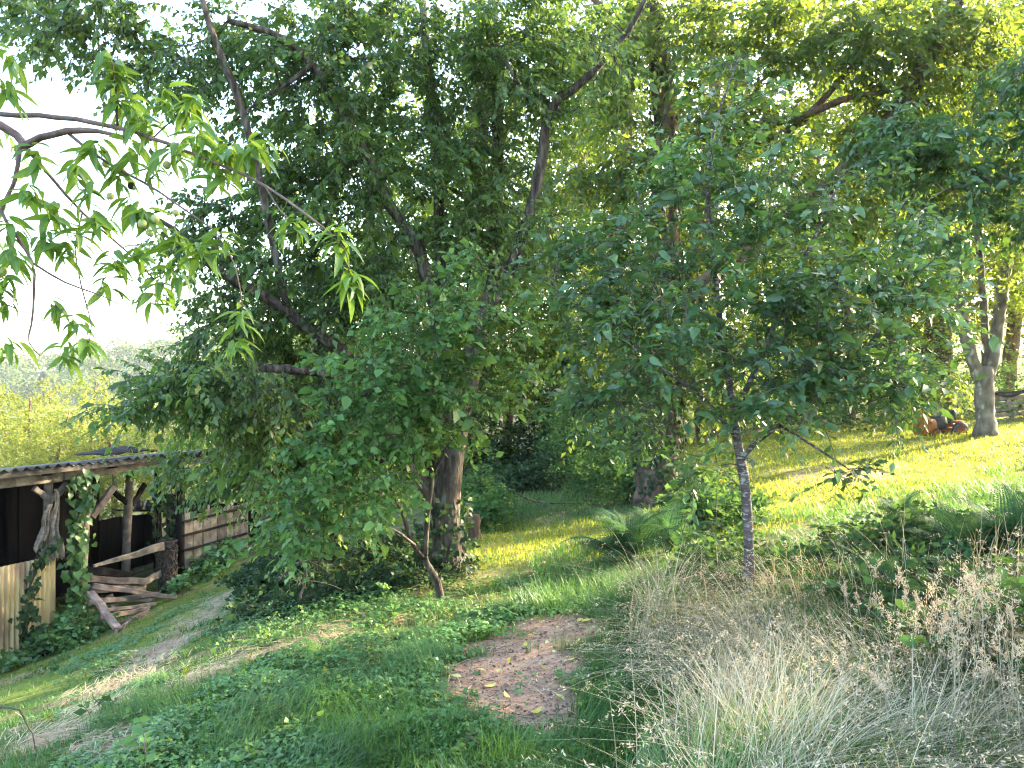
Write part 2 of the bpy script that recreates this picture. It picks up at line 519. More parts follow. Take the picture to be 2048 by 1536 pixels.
M['peach_bark'] = rough_mat('peach_bark', [(.3, (.07, .045, .038)), (.6, (.16, .10, .085)), (.8, (.24, .17, .15))], 20, .6, .4)
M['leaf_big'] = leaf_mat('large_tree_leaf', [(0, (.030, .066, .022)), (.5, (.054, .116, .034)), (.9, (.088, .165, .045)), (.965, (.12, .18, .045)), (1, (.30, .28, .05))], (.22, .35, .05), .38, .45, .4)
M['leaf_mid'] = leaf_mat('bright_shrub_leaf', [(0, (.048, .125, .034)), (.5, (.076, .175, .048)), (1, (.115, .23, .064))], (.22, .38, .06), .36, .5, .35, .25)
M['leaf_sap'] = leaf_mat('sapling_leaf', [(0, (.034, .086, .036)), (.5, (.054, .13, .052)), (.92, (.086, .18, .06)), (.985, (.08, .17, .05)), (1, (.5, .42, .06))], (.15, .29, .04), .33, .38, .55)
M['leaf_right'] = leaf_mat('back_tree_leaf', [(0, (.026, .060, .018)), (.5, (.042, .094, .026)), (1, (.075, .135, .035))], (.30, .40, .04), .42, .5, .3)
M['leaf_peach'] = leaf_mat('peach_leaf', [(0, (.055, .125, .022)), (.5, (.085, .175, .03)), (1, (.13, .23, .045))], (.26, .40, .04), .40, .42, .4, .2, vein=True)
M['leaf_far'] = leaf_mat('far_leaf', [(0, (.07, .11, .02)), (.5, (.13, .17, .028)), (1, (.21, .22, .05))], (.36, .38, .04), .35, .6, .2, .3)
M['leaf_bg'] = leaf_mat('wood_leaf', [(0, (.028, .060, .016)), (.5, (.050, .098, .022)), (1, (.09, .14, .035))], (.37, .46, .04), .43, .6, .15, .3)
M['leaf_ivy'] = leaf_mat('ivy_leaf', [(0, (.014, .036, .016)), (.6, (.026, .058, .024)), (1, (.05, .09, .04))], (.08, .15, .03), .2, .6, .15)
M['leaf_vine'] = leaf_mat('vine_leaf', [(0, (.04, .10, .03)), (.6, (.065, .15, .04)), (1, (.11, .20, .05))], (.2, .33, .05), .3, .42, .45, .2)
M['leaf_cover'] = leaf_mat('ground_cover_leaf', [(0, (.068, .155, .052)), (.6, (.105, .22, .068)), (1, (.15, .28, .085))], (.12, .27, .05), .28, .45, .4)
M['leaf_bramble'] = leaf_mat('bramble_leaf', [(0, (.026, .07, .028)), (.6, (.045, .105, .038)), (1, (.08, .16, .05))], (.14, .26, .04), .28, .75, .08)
M['fern'] = leaf_mat('fern_frond', [(0, (.022, .066, .032)), (1, (.034, .088, .042))], (.10, .22, .06), .25, .75, .1, .15)
M['fern_bright'] = leaf_mat('bright_fern_frond', [(0, (.14, .28, .04)), (1, (.18, .33, .05))], (.3, .45, .05), .35, .6, .25, .1)
M['grass'] = leaf_mat('grass_blade', [(0, (.048, .122, .036)), (.6, (.078, .17, .048)), (.9, (.12, .205, .06)), (1, (.24, .23, .10))], (.16, .32, .05), .34, .55, .3, .3)
M['grass_lush'] = leaf_mat('lush_grass_blade', [(0, (.042, .112, .034)), (.7, (.072, .168, .046)), (1, (.12, .22, .06))], (.16, .32, .05), .32, .5, .35, .25)
M['grass_lawn'] = leaf_mat('lawn_blade', [(0, (.11, .17, .022)), (.6, (.16, .215, .03)), (1, (.28, .28, .07))], (.44, .46, .03), .42, .6, .25, .2)  # lawn green, brightened and yellowed to carry the sunlit band
M['dry'] = leaf_mat('dry_grass', [(0, (.28, .24, .14)), (.4, (.48, .42, .28)), (.75, (.62, .56, .41)), (1, (.17, .20, .07))], (.38, .30, .14), .3, .7, .2, .2)
M['plume'] = leaf_mat('seed_head', [(0, (.42, .33, .21)), (.6, (.54, .44, .31)), (1, (.60, .50, .38))], (.42, .33, .2), .3, .8, .1, .1)
M['straw'] = leaf_mat('cut_straw', [(0, (.26, .21, .12)), (.5, (.40, .33, .20)), (1, (.52, .44, .29))], (.3, .24, .12), .15, .8, .15, .2)
M['yellow'] = leaf_mat('fallen_leaf_skin', [(0, (.60, .48, .05)), (.5, (.68, .60, .14)), (1, (.66, .58, .34))], (.4, .34, .06), .2, .6, .3, .05)
M['wood'] = rough_mat('weathered_timber', [(.25, (.07, .055, .043)), (.5, (.16, .13, .105)), (.75, (.28, .235, .19))], 9, .88, .5, (1, 1, 1), None, .2, 0, .25)
M['wood_dark'] = rough_mat('shade_dark_board', [(.3, (.008, .007, .006)), (.7, (.024, .019, .016))], 7, .9, .4, (1, 1, .2), None, .15, 0, .3)  # near-black timber: the shade inside the shed is put into the colour
M['wood_pink'] = rough_mat('reddish_plank', [(.25, (.10, .068, .056)), (.5, (.20, .145, .12)), (.75, (.31, .25, .22))], 10, .88, .5, (1, 1, 1), None, .2, 0, .25)
M['tin_tan'] = rough_mat('stained_corrugated_sheet', [(.25, (.34, .23, .095)), (.5, (.48, .35, .16)), (.8, (.54, .43, .24))], 4, .6, .1, (1, 1, .35), (2.2, .6, (.22, .14, .075)), .35)
M['tin_roof'] = rough_mat('weathered_roof_sheet', [(.25, (.022, .019, .016)), (.5, (.05, .043, .036)), (.8, (.10, .088, .075))], 5, .75, .3, (1, 1, 1), (3, .58, (.10, .11, .06)), .3)
M['tarp'] = rough_mat('black_sheet', [(.3, (.012, .012, .013)), (.8, (.03, .03, .032))], 6, .9, .3, spec=.1)
M['rag'] = rough_mat('torn_sacking', [(.25, (.13, .10, .075)), (.6, (.24, .195, .15)), (.8, (.34, .29, .23))], 26, .95, .6)
M['root'] = rough_mat('root_fibre', [(.3, (.04, .028, .022)), (.6, (.11, .08, .064)), (.8, (.18, .14, .115))], 18, .95, .6)
M['orange'] = rough_mat('orange_paint', [(.3, (.07, .03, .010)), (.5, (.24, .075, .010)), (.8, (.36, .12, .012))], 9, .6, .1, spec=.3)
M['black'] = rough_mat('black_engine', [(.3, (.012, .012, .013)), (.8, (.035, .035, .04))], 9, .5, .2, spec=.5)
M['red'] = rough_mat('red_hub', [(.3, (.14, .02, .012)), (.8, (.22, .035, .018))], 6, .5, .05, spec=.5)
M['metal'] = rough_mat('dull_metal', [(.3, (.25, .25, .25)), (.8, (.42, .42, .42))], 8, .5, .1, spec=.5, metal=.5)
M['peach'] = rough_mat('green_peach_skin', [(.3, (.26, .30, .10)), (.7, (.36, .38, .15))], 20, .7, .05, spec=.3)
M['mummy'] = rough_mat('shrivelled_peach_skin', [(.3, (.03, .02, .018)), (.7, (.07, .05, .045))], 40, .9, .6)
M['dirtclod'] = rough_mat('crumb', [(.3, (.05, .036, .03)), (.7, (.22, .15, .115))], 30, .95, .2, island=.5)

def ground_mat():
    m, nt, out = nodes_of('ground_soil')
    at_ = nt.nodes.new('ShaderNodeAttribute'); at_.attribute_name = 'masks'
    sx = nt.nodes.new('ShaderNodeSeparateColor'); nt.links.new(at_.outputs['Color'], sx.inputs[0])
    wp = worldpos(nt)
    n1 = noise(nt, 2.2, 6, vec=wp); n2 = noise(nt, 34, 5, vec=wp); n3 = noise(nt, 9, 5, vec=wp, dist=.5)
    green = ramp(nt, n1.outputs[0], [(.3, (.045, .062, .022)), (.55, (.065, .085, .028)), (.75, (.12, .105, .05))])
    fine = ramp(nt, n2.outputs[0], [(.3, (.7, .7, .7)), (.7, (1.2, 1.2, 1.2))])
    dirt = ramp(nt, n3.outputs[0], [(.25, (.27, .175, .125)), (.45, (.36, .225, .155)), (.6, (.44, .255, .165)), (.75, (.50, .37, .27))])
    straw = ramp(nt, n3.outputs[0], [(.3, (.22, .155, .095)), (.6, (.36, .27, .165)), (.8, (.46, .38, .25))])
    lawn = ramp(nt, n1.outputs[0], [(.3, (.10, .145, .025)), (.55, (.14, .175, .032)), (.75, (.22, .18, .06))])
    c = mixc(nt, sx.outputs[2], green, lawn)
    c = mixc(nt, sx.outputs[1], c, straw)
    c = mixc(nt, sx.outputs[0], c, dirt)
    c = mixc(nt, 1.0, c, fine, 'MULTIPLY')
    p = nt.nodes.new('ShaderNodeBsdfPrincipled'); p.inputs['Roughness'].default_value = .95; p.inputs['Specular IOR Level'].default_value = .1
    nt.links.new(c, p.inputs['Base Color'])
    b = nt.nodes.new('ShaderNodeBump'); b.inputs['Strength'].default_value = .6; b.inputs['Distance'].default_value = .02
    nt.links.new(n2.outputs[0], b.inputs['Height']); nt.links.new(b.outputs[0], p.inputs['Normal'])
    nt.links.new(p.outputs[0], out.inputs[0])
    return m
M['ground'] = ground_mat()

# ------------------------------------------------------------------ ground masks
def blobsum(x, y, L):
    s = np.zeros(np.shape(x))
    for (cx, cy, r) in L:
        s = np.maximum(s, 1 - np.sqrt((x - cx) ** 2 + (y - cy) ** 2) / r)
    return s
def GL(L):
    return [(*G(px, py)[:2], r) for (px, py, r) in L]
DIRT = GL([(1090, 1258, .40), (1055, 1290, .42), (1090, 1330, .38), (1020, 1345, .40), (975, 1380, .28), (950, 1335, .32), (940, 1375, .26), (985, 1295, .28), (1050, 1385, .36), (1085, 1425, .30), (1070, 1455, .28), (1010, 1420, .24), (1120, 1440, .2), (1150, 1255, .28),
           (240, 1372, .22), (290, 1315, .24), (345, 1285, .25), (120, 1478, .18), (235, 1508, .17)])
STRAW = GL([(235, 1378, .46), (280, 1335, .40), (345, 1288, .48), (395, 1245, .42), (455, 1200, .42), (195, 1418, .30), (225, 1475, .28), (120, 1478, .3), (480, 1318, .45), (420, 1350, .3), (550, 1300, .35), (640, 1290, .3), (370, 1370, .25), (300, 1340, .3), (660, 1260, .25), (330, 1290, .3), (1180, 960, 1.6), (1690, 950, 1.5), (1750, 1040, .9), (430, 1200, .5)])
def masks(x, y):
    n = (fbm(x, y, 3.2, 5) - .5) * 1.1 + (vnoise(x, y, 14, 8) - .5) * .35
    d = np.clip((blobsum(x, y, DIRT) + n * .75 - .06) * 2.6, 0, 1)
    s = np.clip((blobsum(x, y, STRAW) + n * .95 - .2) * 2.4, 0, 1)
    off = -.49 * x + .87 * y
    l = np.clip((off - 6.3) / 1.2, 0, 1) * np.clip(np.maximum((x - 2.6) / .8, (12.2 - y + n) / 1.2), 0, 1)  # lawn mask laid along the sunlit band; its brighter colour adds to the sun
    return d, s, l

def make_ground():
    def axis(lo, hi, st, far, side):
        a = list(np.arange(lo, hi + 1e-6, st))
        v, k = hi, st
        while v < far[1]:
            k *= 1.16; v += k; a.append(v)
        v, k = lo, st
        while v > far[0]:
            k *= 1.16; v -= k; a.insert(0, v)
        return np.array(a)
    xs = axis(-7, 9, .12, (-600, 600), 0); ys = axis(2, 19, .12, (-300, 900), 0)
    X, Y = np.meshgrid(xs, ys, indexing='ij')
    Z = gz(X, Y)
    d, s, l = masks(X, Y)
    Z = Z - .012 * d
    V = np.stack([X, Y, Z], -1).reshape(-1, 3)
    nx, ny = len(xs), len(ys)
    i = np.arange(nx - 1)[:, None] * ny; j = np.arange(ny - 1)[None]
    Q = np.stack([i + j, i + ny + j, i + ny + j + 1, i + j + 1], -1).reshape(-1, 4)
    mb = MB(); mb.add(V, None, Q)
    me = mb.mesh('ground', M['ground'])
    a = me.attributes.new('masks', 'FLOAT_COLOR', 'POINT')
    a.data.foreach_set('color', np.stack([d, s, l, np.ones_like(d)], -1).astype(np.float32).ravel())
    link('ground', me, kind='structure')
make_ground()

# ------------------------------------------------------------------ grass and ground cover
def wedge(n, y0, y1, lo, hi, p=1.0):
    """n random ground points between two distances, denser near"""
    u = rng.random(n)
    y = (y0 ** (1 - p) + u * (y1 ** (1 - p) - y0 ** (1 - p))) ** (1 / (1 - p)) if p != 1 else y0 * (y1 / y0) ** u
    x = (rng.uniform(lo, hi, n) - 1024) / F * y
    return x, y
def blades(mb, x, y, h, wd, bend=.6, segs=3, ang=None, z0=None, tiltmul=1.0):
    n = len(x)
    if n == 0: return None
    z = gz(x, y) - .01 if z0 is None else z0
    ang = rng.uniform(0, 2 * math.pi, n) if ang is None else ang
    L = np.stack([np.cos(ang), np.sin(ang), np.zeros(n)], -1); Wv = np.stack([-np.sin(ang), np.cos(ang), np.zeros(n)], -1)
    b = np.broadcast_to(np.asarray(bend, float), (n,)) * rng.uniform(.3, 1.4, n)
    base = np.stack([x, y, z], -1)
    V = []
    for k in range(segs + 1):
        t = k / segs
        c = base + np.array([0, 0, 1.]) * (h * (t - .38 * np.minimum(b, 1.6) * t * t))[:, None] + L * (h * b * t * t * .8 * tiltmul)[:, None]
        if k < segs:
            ww = (wd * (1 - t * .75) / 2)[:, None] * Wv
            V += [c - ww, c + ww]
        else:
            V.append(c)
    tip = V[-1]
    V = np.stack(V, 1)
    nv = 2 * segs + 1
    o = (np.arange(n) * nv)[:, None]
    Q = np.concatenate([o + np.array([2 * k, 2 * k + 1, 2 * k + 3, 2 * k + 2]) for k in range(segs - 1)]) if segs > 1 else None
    T = o + np.array([2 * segs - 2, 2 * segs - 1, 2 * segs])
    mb.add(V.reshape(-1, 3), T, Q)
    return tip

def tall_zone(x, y):
    """0..1: the unmown corner with dry grass"""
    edge = .52 + .10 * (y - 3) + (fbm(x, y, 1.3, 4) - .5) * .7
    return np.clip((x - edge) * 3, 0, 1) * np.clip((5.5 - y) * 1.8 + (fbm(x, y, 1.1, 7) - .5) * 2, 0, 1)

FERN = G(1275, 1130)
def make_grass():
    # short turf in the foreground
    mb = MB()
    x, y = wedge(118000, 2.1, 13, -150, 2200, 1.5)
    d, s, l = masks(x, y)
    k = (rng.random(len(x)) > np.maximum(np.minimum(d * 1.1, .985), s * .8)) & (rng.random(len(x)) > l * .6) & (rng.random(len(x)) < .35 + 1.1 * fbm(x, y, 1.7, 3))
    x, y = x[k], y[k]
    hn = fbm(x, y, 1.5, 2)
    h = (.03 + .10 * np.clip(hn - .2, 0, 1)) * rng.uniform(.6, 1.5, len(x))
    blades(mb, x, y, h, .0030 + .00075 * y, .7, 2)
    part('grass', mb, M['grass'], None, kind='stuff')
    # lush longer grass round the dirt patch and at the bottom
    mb = MB()
    zs = GL([(760, 1500, .7), (1250, 1480, .55), (1000, 1530, .2), (850, 1340, .36), (640, 1440, .6), (1330, 1420, .6), (900, 1475, .35), (500, 1470, .5), (1200, 1430, .22), (330, 1430, .5), (1060, 1215, .3)])
    n = 58000
    x, y = wedge(n, 2.7, 8, 100, 1650, 1.3)
    d, s, l = masks(x, y)
    ms = blobsum(x, y, zs) + (fbm(x, y, 2.5, 6) - .5) * .7
    k = (ms > .08) & (rng.random(n) > np.maximum(d * .98, s * .7))
    x, y, ms = x[k], y[k], ms[k]
    h = (.09 + .17 * np.clip(ms, 0, .9)) * rng.uniform(.6, 1.35, len(x))
    an = fbm(x, y, 1.6, 11) * 9 + rng.normal(0, .7, len(x))
    blades(mb, x, y, h, .0028 + .0006 * y, .9, 3, an)
    part('grass', mb, M['grass_lush'], None, kind='stuff')
    # lawn beyond
    mb = MB()
    x, y = wedge(90000, 8.2, 24, 500, 2250, 1.25)
    d, s, l = masks(x, y)
    k = (rng.random(len(x)) < l) & (rng.random(len(x)) > s * .6)
    x, y = x[k], y[k]
    h = (.04 + .07 * fbm(x, y, .9, 3)) * rng.uniform(.6, 1.5, len(x))
    blades(mb, x, y, h, .0012 * y, .8, 2)
    part('grass', mb, M['grass_lawn'], None, kind='stuff')
    mb = MB()
    x, y = wedge(26000, 9.5, 22, 850, 1450, 1.2)
    d, s, l = masks(x, y); k = rng.random(len(x)) > l
    x, y = x[k], y[k]
    h = (.08 + .22 * np.clip(fbm(x, y, 1.2, 19) - .3, 0, 1)) * rng.uniform(.5, 1.5, len(x))
    blades(mb, x, y, h, .0011 * y, .9, 2)
    part('grass', mb, M['grass'], None, kind='stuff')
    # rough grass on the bank between lawn and path
    mb = MB()
    x, y = wedge(40000, 5.5, 15, 900, 2200, 1.2)
    off = -.49 * x + .87 * y
    d, s, l = masks(x, y)
    k = (off < 7.6) & (fbm(x, y, 1.3, 15) > .42) & (np.hypot(x - FERN[0], y - FERN[1]) > .75) & (x > .2) & (rng.random(len(x)) > d)
    x, y = x[k], y[k]
    h = (.10 + .22 * np.clip(fbm(x, y, 1.3, 15) - .35, 0, 1) * 2) * rng.uniform(.5, 1.4, len(x))
    blades(mb, x, y, h, .0010 * y, .8, 3)
    part('grass', mb, M['grass_lush'], None, kind='stuff')
make_grass()

def make_tall_grass():
    n = 90000
    x, y = wedge(n, 2.0, 6.8, 1120, 2300, 1.3)
    tz = tall_zone(x, y)
    k = rng.random(n) < tz * .9
    x, y, tz = x[k], y[k], tz[k]
    cl = fbm(x, y, 2.0, 21)
    # green understorey of the sward
    mb = MB(); g = rng.random(len(x)) < .45
    h = (.18 + .42 * cl[g]) * rng.uniform(.5, 1.2, g.sum())
    blades(mb, x[g], y[g], h, .0030 + .0006 * y[g], .8, 3, fbm(x[g], y[g], 1.4, 5) * 9 + rng.normal(0, .8, g.sum()))
    part('tall_grass', mb, M['grass_lush'], None, kind='stuff')
    mb = MB(); pl = MB()
    g = (~g) & (rng.random(len(x)) < .06 + 3.4 * np.clip(cl - .44, 0, 1))
    x, y, cl = x[g], y[g], cl[g]
    right = np.clip((x - 1.9) / .8, 0, 1)
    h = (.34 + .40 * cl + .16 * right) * rng.uniform(.65, 1.2, len(x))
    an = fbm(x, y, 1.2, 31) * 10 + rng.normal(0, .7, len(x))
    tip = blades(mb, x, y, h, np.full(len(x), .0030) + .0006 * y, 1.35 - .7 * right, 6, an)
    part('tall_grass', mb, M['dry'], None, kind='stuff')
    # seed heads: loose spikelets along the last part of the stem
    sel = rng.random(len(x)) < .40 + .10 * right
    tp = tip[sel]; aa = an[sel]; rr = right[sel]; m = len(tp); K = 9
    t = np.linspace(0, 1, K)
    ax = np.stack([np.cos(aa) * .75, np.sin(aa) * .75, -.12 + .55 * rr], -1)
    ln = rng.uniform(.05, .10, m) * (1 + .5 * rr)
    pos = tp[:, None] + ax[:, None] * (ln[:, None] * (t - .5))[..., None] + rng.normal(0, .004, (m, K, 3))
    pos[..., 2] -= (ln[:, None] * t ** 2 * .4)
    dd = ax[:, None] * .8 + rng.normal(0, .5, (m, K, 3))
    sz = (rng.uniform(.012, .024, (m, K)) * (1 + .35 * rr[:, None])) * (1 - .4 * t)
    tm = (LEAF4[0] * np.array([.55, 1, 1]), LEAF4[1])
    add_leaves(pl, pos.reshape(-1, 3), dd.reshape(-1, 3), rng.normal(0, 1, (m * K, 3)), sz.reshape(-1), tm)
    part('seed_heads', pl, M['plume'], None, kind='stuff')
make_tall_grass()
def plumes():
    # upright soft plumes of the tall seeding grass
    mb = MB(); stm = MB()
    spots = [(1925, 1225, 3.3), (1955, 1205, 3.2), (1985, 1190, 3.1), (2010, 1215, 3.2), (1900, 1260, 3.3), (1945, 1260, 3.4), (1870, 1235, 3.6), (1820, 1215, 3.8), (1780, 1230, 4.0), (1755, 1150, 4.2), (1815, 1165, 4.0), (1690, 1185, 4.4), (1735, 1205, 4.2), (1850, 1210, 3.7), (1890, 1195, 3.7),
             (2035, 1260, 3.1), (2000, 1290, 3.0), (1840, 1270, 3.5), (1800, 1290, 3.5), (1620, 1300, 4.2), (1640, 1270, 4.4), (1760, 1400, 3.0), (1775, 1380, 3.1), (1900, 1330, 3.1), (1960, 1340, 2.9), (1545, 1490, 2.9), (1700, 1330, 3.5), (2020, 1330, 2.8), (1860, 1300, 3.3), (1910, 1290, 3.2), (1975, 1240, 3.2), (1805, 1250, 3.7), (1880, 1270, 3.4), (1930, 1190, 3.4)]
    P0, D0, N0, S0 = [], [], [], []
    for (px, py, Y) in spots:
        for q in range(3):
            tip = at(px + random.uniform(-22, 22), py + random.uniform(-18, 18), Y + random.uniform(-.15, .15))
            b = tip + np.array([random.uniform(-.10, .10), random.uniform(-.08, .08), 0]); b[2] = g1(b[0], b[1])
            if tip[2] - b[2] < .25: continue
            P, _ = spline([b, (b + tip) / 2 + rng.normal(0, .02, 3), tip], [1, 1, 1], .08)
            tube(stm, P, np.linspace(.0022, .0012, len(P)), 3, cap=False)
            d = norm(P[-1] - P[-3]); droop = np.array([random.uniform(-.5, .5), random.uniform(-.3, .3), -.25])
            ln = random.uniform(.07, .14); m = 46
            u = rng.random(m); ax = d[None] + droop[None] * u[:, None]
            pos = tip + ax * (ln * u)[:, None] + rng.normal(0, .006, (m, 3)) * (np.sin(np.pi * (u * .85 + .1)) * 1.3)[:, None]
            P0.append(pos); D0.append(norm(ax) * .8 + rng.normal(0, .45, (m, 3))); N0.append(rng.normal(0, 1, (m, 3))); S0.append(rng.uniform(.010, .022, m))
    add_leaves(mb, np.concatenate(P0), np.concatenate(D0), np.concatenate(N0), np.concatenate(S0), (LEAF4[0] * np.array([.5, 1, 1]), LEAF4[1]))
    part('seed_heads', mb, M['plume'], None, kind='stuff'); part('tall_grass', stm, M['dry'], None, kind='stuff')
plumes()

def make_straw():
    mb = MB()
    x, y = wedge(60000, 3.6, 13, -100, 1300, 1.2)
    d, s, l = masks(x, y)
    k = (rng.random(len(x)) < s * .75 + d * .04) & (x < 1.5)
    x, y = x[k], y[k]
    n = len(x)
    h = rng.uniform(.06, .20, n)
    ang = fbm(x, y, 1.1, 41) * 12 + rng.normal(0, .6, n)
    z = gz(x, y) + rng.uniform(.005, .045, n)
    L = np.stack([np.cos(ang), np.sin(ang), rng.normal(0, .12, n)], -1)
    P = np.stack([x, y, z], -1)
    W_ = np.cross(L, np.array([0, 0, 1.])) * .0022
    Vv = np.stack([P - W_, P + W_, P + L * (h / 2)[:, None] + W_ + [0, 0, .01], P + L * (h / 2)[:, None] - W_ + [0, 0, .01], P + L * h[:, None]], 1)
    o = (np.arange(n) * 5)[:, None]
    mb.add(Vv.reshape(-1, 3), o + np.array([3, 2, 4]), o + np.array([0, 1, 2, 3]))
    part('straw', mb, M['straw'], None, kind='stuff')
make_straw()

def make_cover():
    mb = MB(); st = MB()
    n = 36000
    x, y = wedge(n, 2.6, 10.5, 100, 1250, 1.25)
    zs = GL([(760, 1400, .9), (600, 1400, .7), (880, 1290, .6), (700, 1330, .7), (560, 1240, .9), (700, 1200, 1.2), (480, 1440, .6), (620, 1500, .6), (860, 1490, .5), (400, 1470, .6),
             (820, 1230, .7), (560, 1180, 1.0), (330, 1500, .5), (430, 1150, .7), (640, 1130, 1.2), (1000, 1230, .35), (520, 1380, .5)])
    d, s, l = masks(x, y)
    ms = blobsum(x, y, zs) + (fbm(x, y, 2.2, 51) - .5) * 1.3 + (rng.random(n) - .5) * .35
    k = (ms > .10) & (rng.random(n) > np.maximum(d * .97, s * .75)) & (rng.random(n) < .4 + .6 * np.clip(ms * 2, 0, 1))
    x, y, ms = x[k], y[k], ms[k]
    n = len(x)
    big = fbm(x, y, .8, 55)
    hh = (.02 + .07 * np.clip(ms, 0, 1)) * rng.uniform(.4, 1.3, n)
    P = np.stack([x, y, gz(x, y) + hh], -1)
    sz = (.012 + .022 * big + .0012 * y) * rng.uniform(.7, 1.3, n)
    a0 = rng.uniform(0, 6.28, n)
    for k3 in range(3):
        a = a0 + k3 * 2.094
        dd = np.stack([np.cos(a), np.sin(a), rng.normal(-.15, .25, n)], -1)
        add_leaves(mb, P, dd, np.array([0, 0, 1.]) + rng.normal(0, .28, (n, 3)), sz, (LEAF4[0] * np.array([1.45, 1, 1]), LEAF4[1]))
    part('ground_cover', mb, M['leaf_cover'], None, kind='stuff')
    # fine crumbs, chips and dark seeds on the bare earth
    x, y = wedge(20000, 3.4, 7, 500, 1300, 1.1)
    d, s, l = masks(x, y)
    k = rng.random(len(x)) < d * .5
    x, y = x[k], y[k]; n = len(x)
    P = np.stack([x, y, gz(x, y) - .006], -1)
    sz = rng.gamma(1.4, .0020, n) + .0018
    cv = np.array([(-1, -.7, 0), (1, -.6, 0), (.8, .9, 0), (-.7, .8, 0), (0, 0, .9)], float)
    a = rng.uniform(0, 6.28, n)
    ca, sa = np.cos(a)[:, None], np.sin(a)[:, None]
    V = np.stack([(cv[None, :, 0] * ca - cv[None, :, 1] * sa), (cv[None, :, 0] * sa + cv[None, :, 1] * ca) * .7, np.broadcast_to(cv[None, :, 2], (n, 5))], -1) * sz[:, None, None] + P[:, None]
    o = (np.arange(n) * 5)[:, None, None]
    st.add(V.reshape(-1, 3), (o + np.array([(0, 1, 4), (1, 2, 4), (2, 3, 4), (3, 0, 4)])).reshape(-1, 3))
    part('soil_crumbs', st, M['dirtclod'], None, kind='stuff', smooth=False)
make_cover()

def bush_stuff(name, mat, pts, size, tm, L=.4, T=6, M_=8, hang=.1, stem=True):
    """pts: (px,py) ground pixels or world xyz with height"""
    c = np.array(pts)
    a = norm(rng.normal(0, 1, c.shape) * np.array([1, 1, .5]) + np.array([0, 0, .5]))
    TW, pos, d, n, sz = sprays(c, a, L=L, T=T, M=M_, droop=.35, hang=hang, size=size)
    mb = MB(); add_leaves(mb, pos, d, n, sz, tm)
    ob = part(name, mb, mat, None, kind='stuff')
    if stem:
        m2 = MB(); tubes(m2, TW, np.broadcast_to(np.linspace(.003, .0012, 4), TW.shape[:2]))
        part(name + '_stems', m2, M['twig'], None, kind='stuff')
def over_ground(n, y0, y1, lo, hi, hmin, hmax, cond=None):
    x, y = wedge(n, y0, y1, lo, hi, 1.0)
    d0 = blobsum(x, y, DIRT); x, y = x[d0 < .02], y[d0 < .02]
    if cond is not None:
        k = cond(x, y); x, y = x[k], y[k]
    hm = np.clip(fbm(x, y, .9, 61) * 1.6 - .3, 0.05, 1)
    z = gz(x, y) + hmin + (hmax - hmin) * hm * rng.random(len(x)) ** .7
    return np.stack([x, y, z], -1)
def make_weeds():
    bush_stuff('weeds', M['leaf_mid'], over_ground(46, 3.1, 7.5, 150, 1050, .02, .12), .045, LEAF4B, .22, T=4, M_=5)
    bush_stuff('weeds', M['leaf_bramble'], over_ground(40, 3.2, 8, 60, 1250, .02, .10), .055, LEAF4, .25, T=4, M_=5)
    bush_stuff('weeds', M['grass_lawn'], over_ground(26, 3.1, 8, 60, 1150, .02, .10), .03, LEAF4, .2, T=4, M_=6)
    x, y = G(1880, 873)[:2]
    n = 700; a = rng.uniform(0, 6.28, n); q = rng.random(n) ** .5
    xx = x + np.cos(a) * q * .9; yy = y - .45 + np.sin(a) * q * .35
    mb = MB(); blades(mb, xx, yy, rng.uniform(.08, .26, n), np.full(n, .012), .8, 2); part('grass', mb, M['grass_lawn'], None, kind='stuff')
make_weeds()
def make_bushes():
    bush_stuff('brambles', M['leaf_bramble'], over_ground(520, 5.3, 9.8, 1400, 2200, .03, .40, lambda x, y: (-.49 * x + .87 * y < 4.8) & (x > 1.35)), .075, LEAF4B, .5)
    bush_stuff('brambles', M['leaf_bramble'], over_ground(190, 4.9, 7.2, 1640, 2250, .08, .58), .065, LEAF4B, .45)
    bush_stuff('brambles', M['leaf_bramble'], over_ground(70, 5.6, 7.4, 1380, 1500, .05, .45), .06, LEAF4B, .4)
    bush_stuff('brambles', M['leaf_bramble'], over_ground(110, 9, 12, 1340, 1520, .05, .6, lambda x, y: (x > 1.9) & (x < 3.4)), .08, LEAF4B, .5)
    bush_stuff('brambles', M['leaf_bramble'], over_ground(60, 3.0, 5.2, 1760, 2200, .30, .75, lambda x, y: x > 1.9), .07, LEAF_RD, .35, T=4, M_=6)
    bush_stuff('undergrowth', M['leaf_ivy'], over_ground(240, 7.2, 10.5, 470, 880, .03, .28), .06, LEAF4B, .35, hang=-.1)
    bush_stuff('undergrowth', M['leaf_bramble'], over_ground(90, 12.4, 14.2, 1150, 1292, .05, .9), .07, LEAF4B, .5, stem=False)
    bush_stuff('undergrowth', M['leaf_bramble'], over_ground(90, 11.0, 14.5, 925, 1003, .05, 1.1), .07, LEAF4B, .5, stem=False)
    bush_stuff('undergrowth', M['leaf_bramble'], over_ground(210, 14.5, 19, 1105, 1300, .1, 2.3), .085, LEAF4B, .7, stem=False)
    bush_stuff('undergrowth', M['leaf_ivy'], over_ground(260, 19, 24, 800, 1180, .1, 3.6), .12, LEAF4B, .9, stem=False)
    bush_stuff('undergrowth', M['leaf_ivy'], over_ground(170, 14.5, 17, 930, 1110, .0, .7), .085, LEAF4B, .6, stem=False)
    bush_stuff('undergrowth', M['leaf_bramble'], over_ground(200, 19, 24, 700, 1350, .1, 1.2, lambda x, y: (y > 17.0) | (x < -1.5)), .10, LEAF4, .8, stem=False)
    bush_stuff('undergrowth', M['leaf_bramble'], over_ground(340, 20, 30, 1250, 2200, .1, 2.4, lambda x, y: y > 21), .13, LEAF4, 1.1, stem=False)
make_bushes()

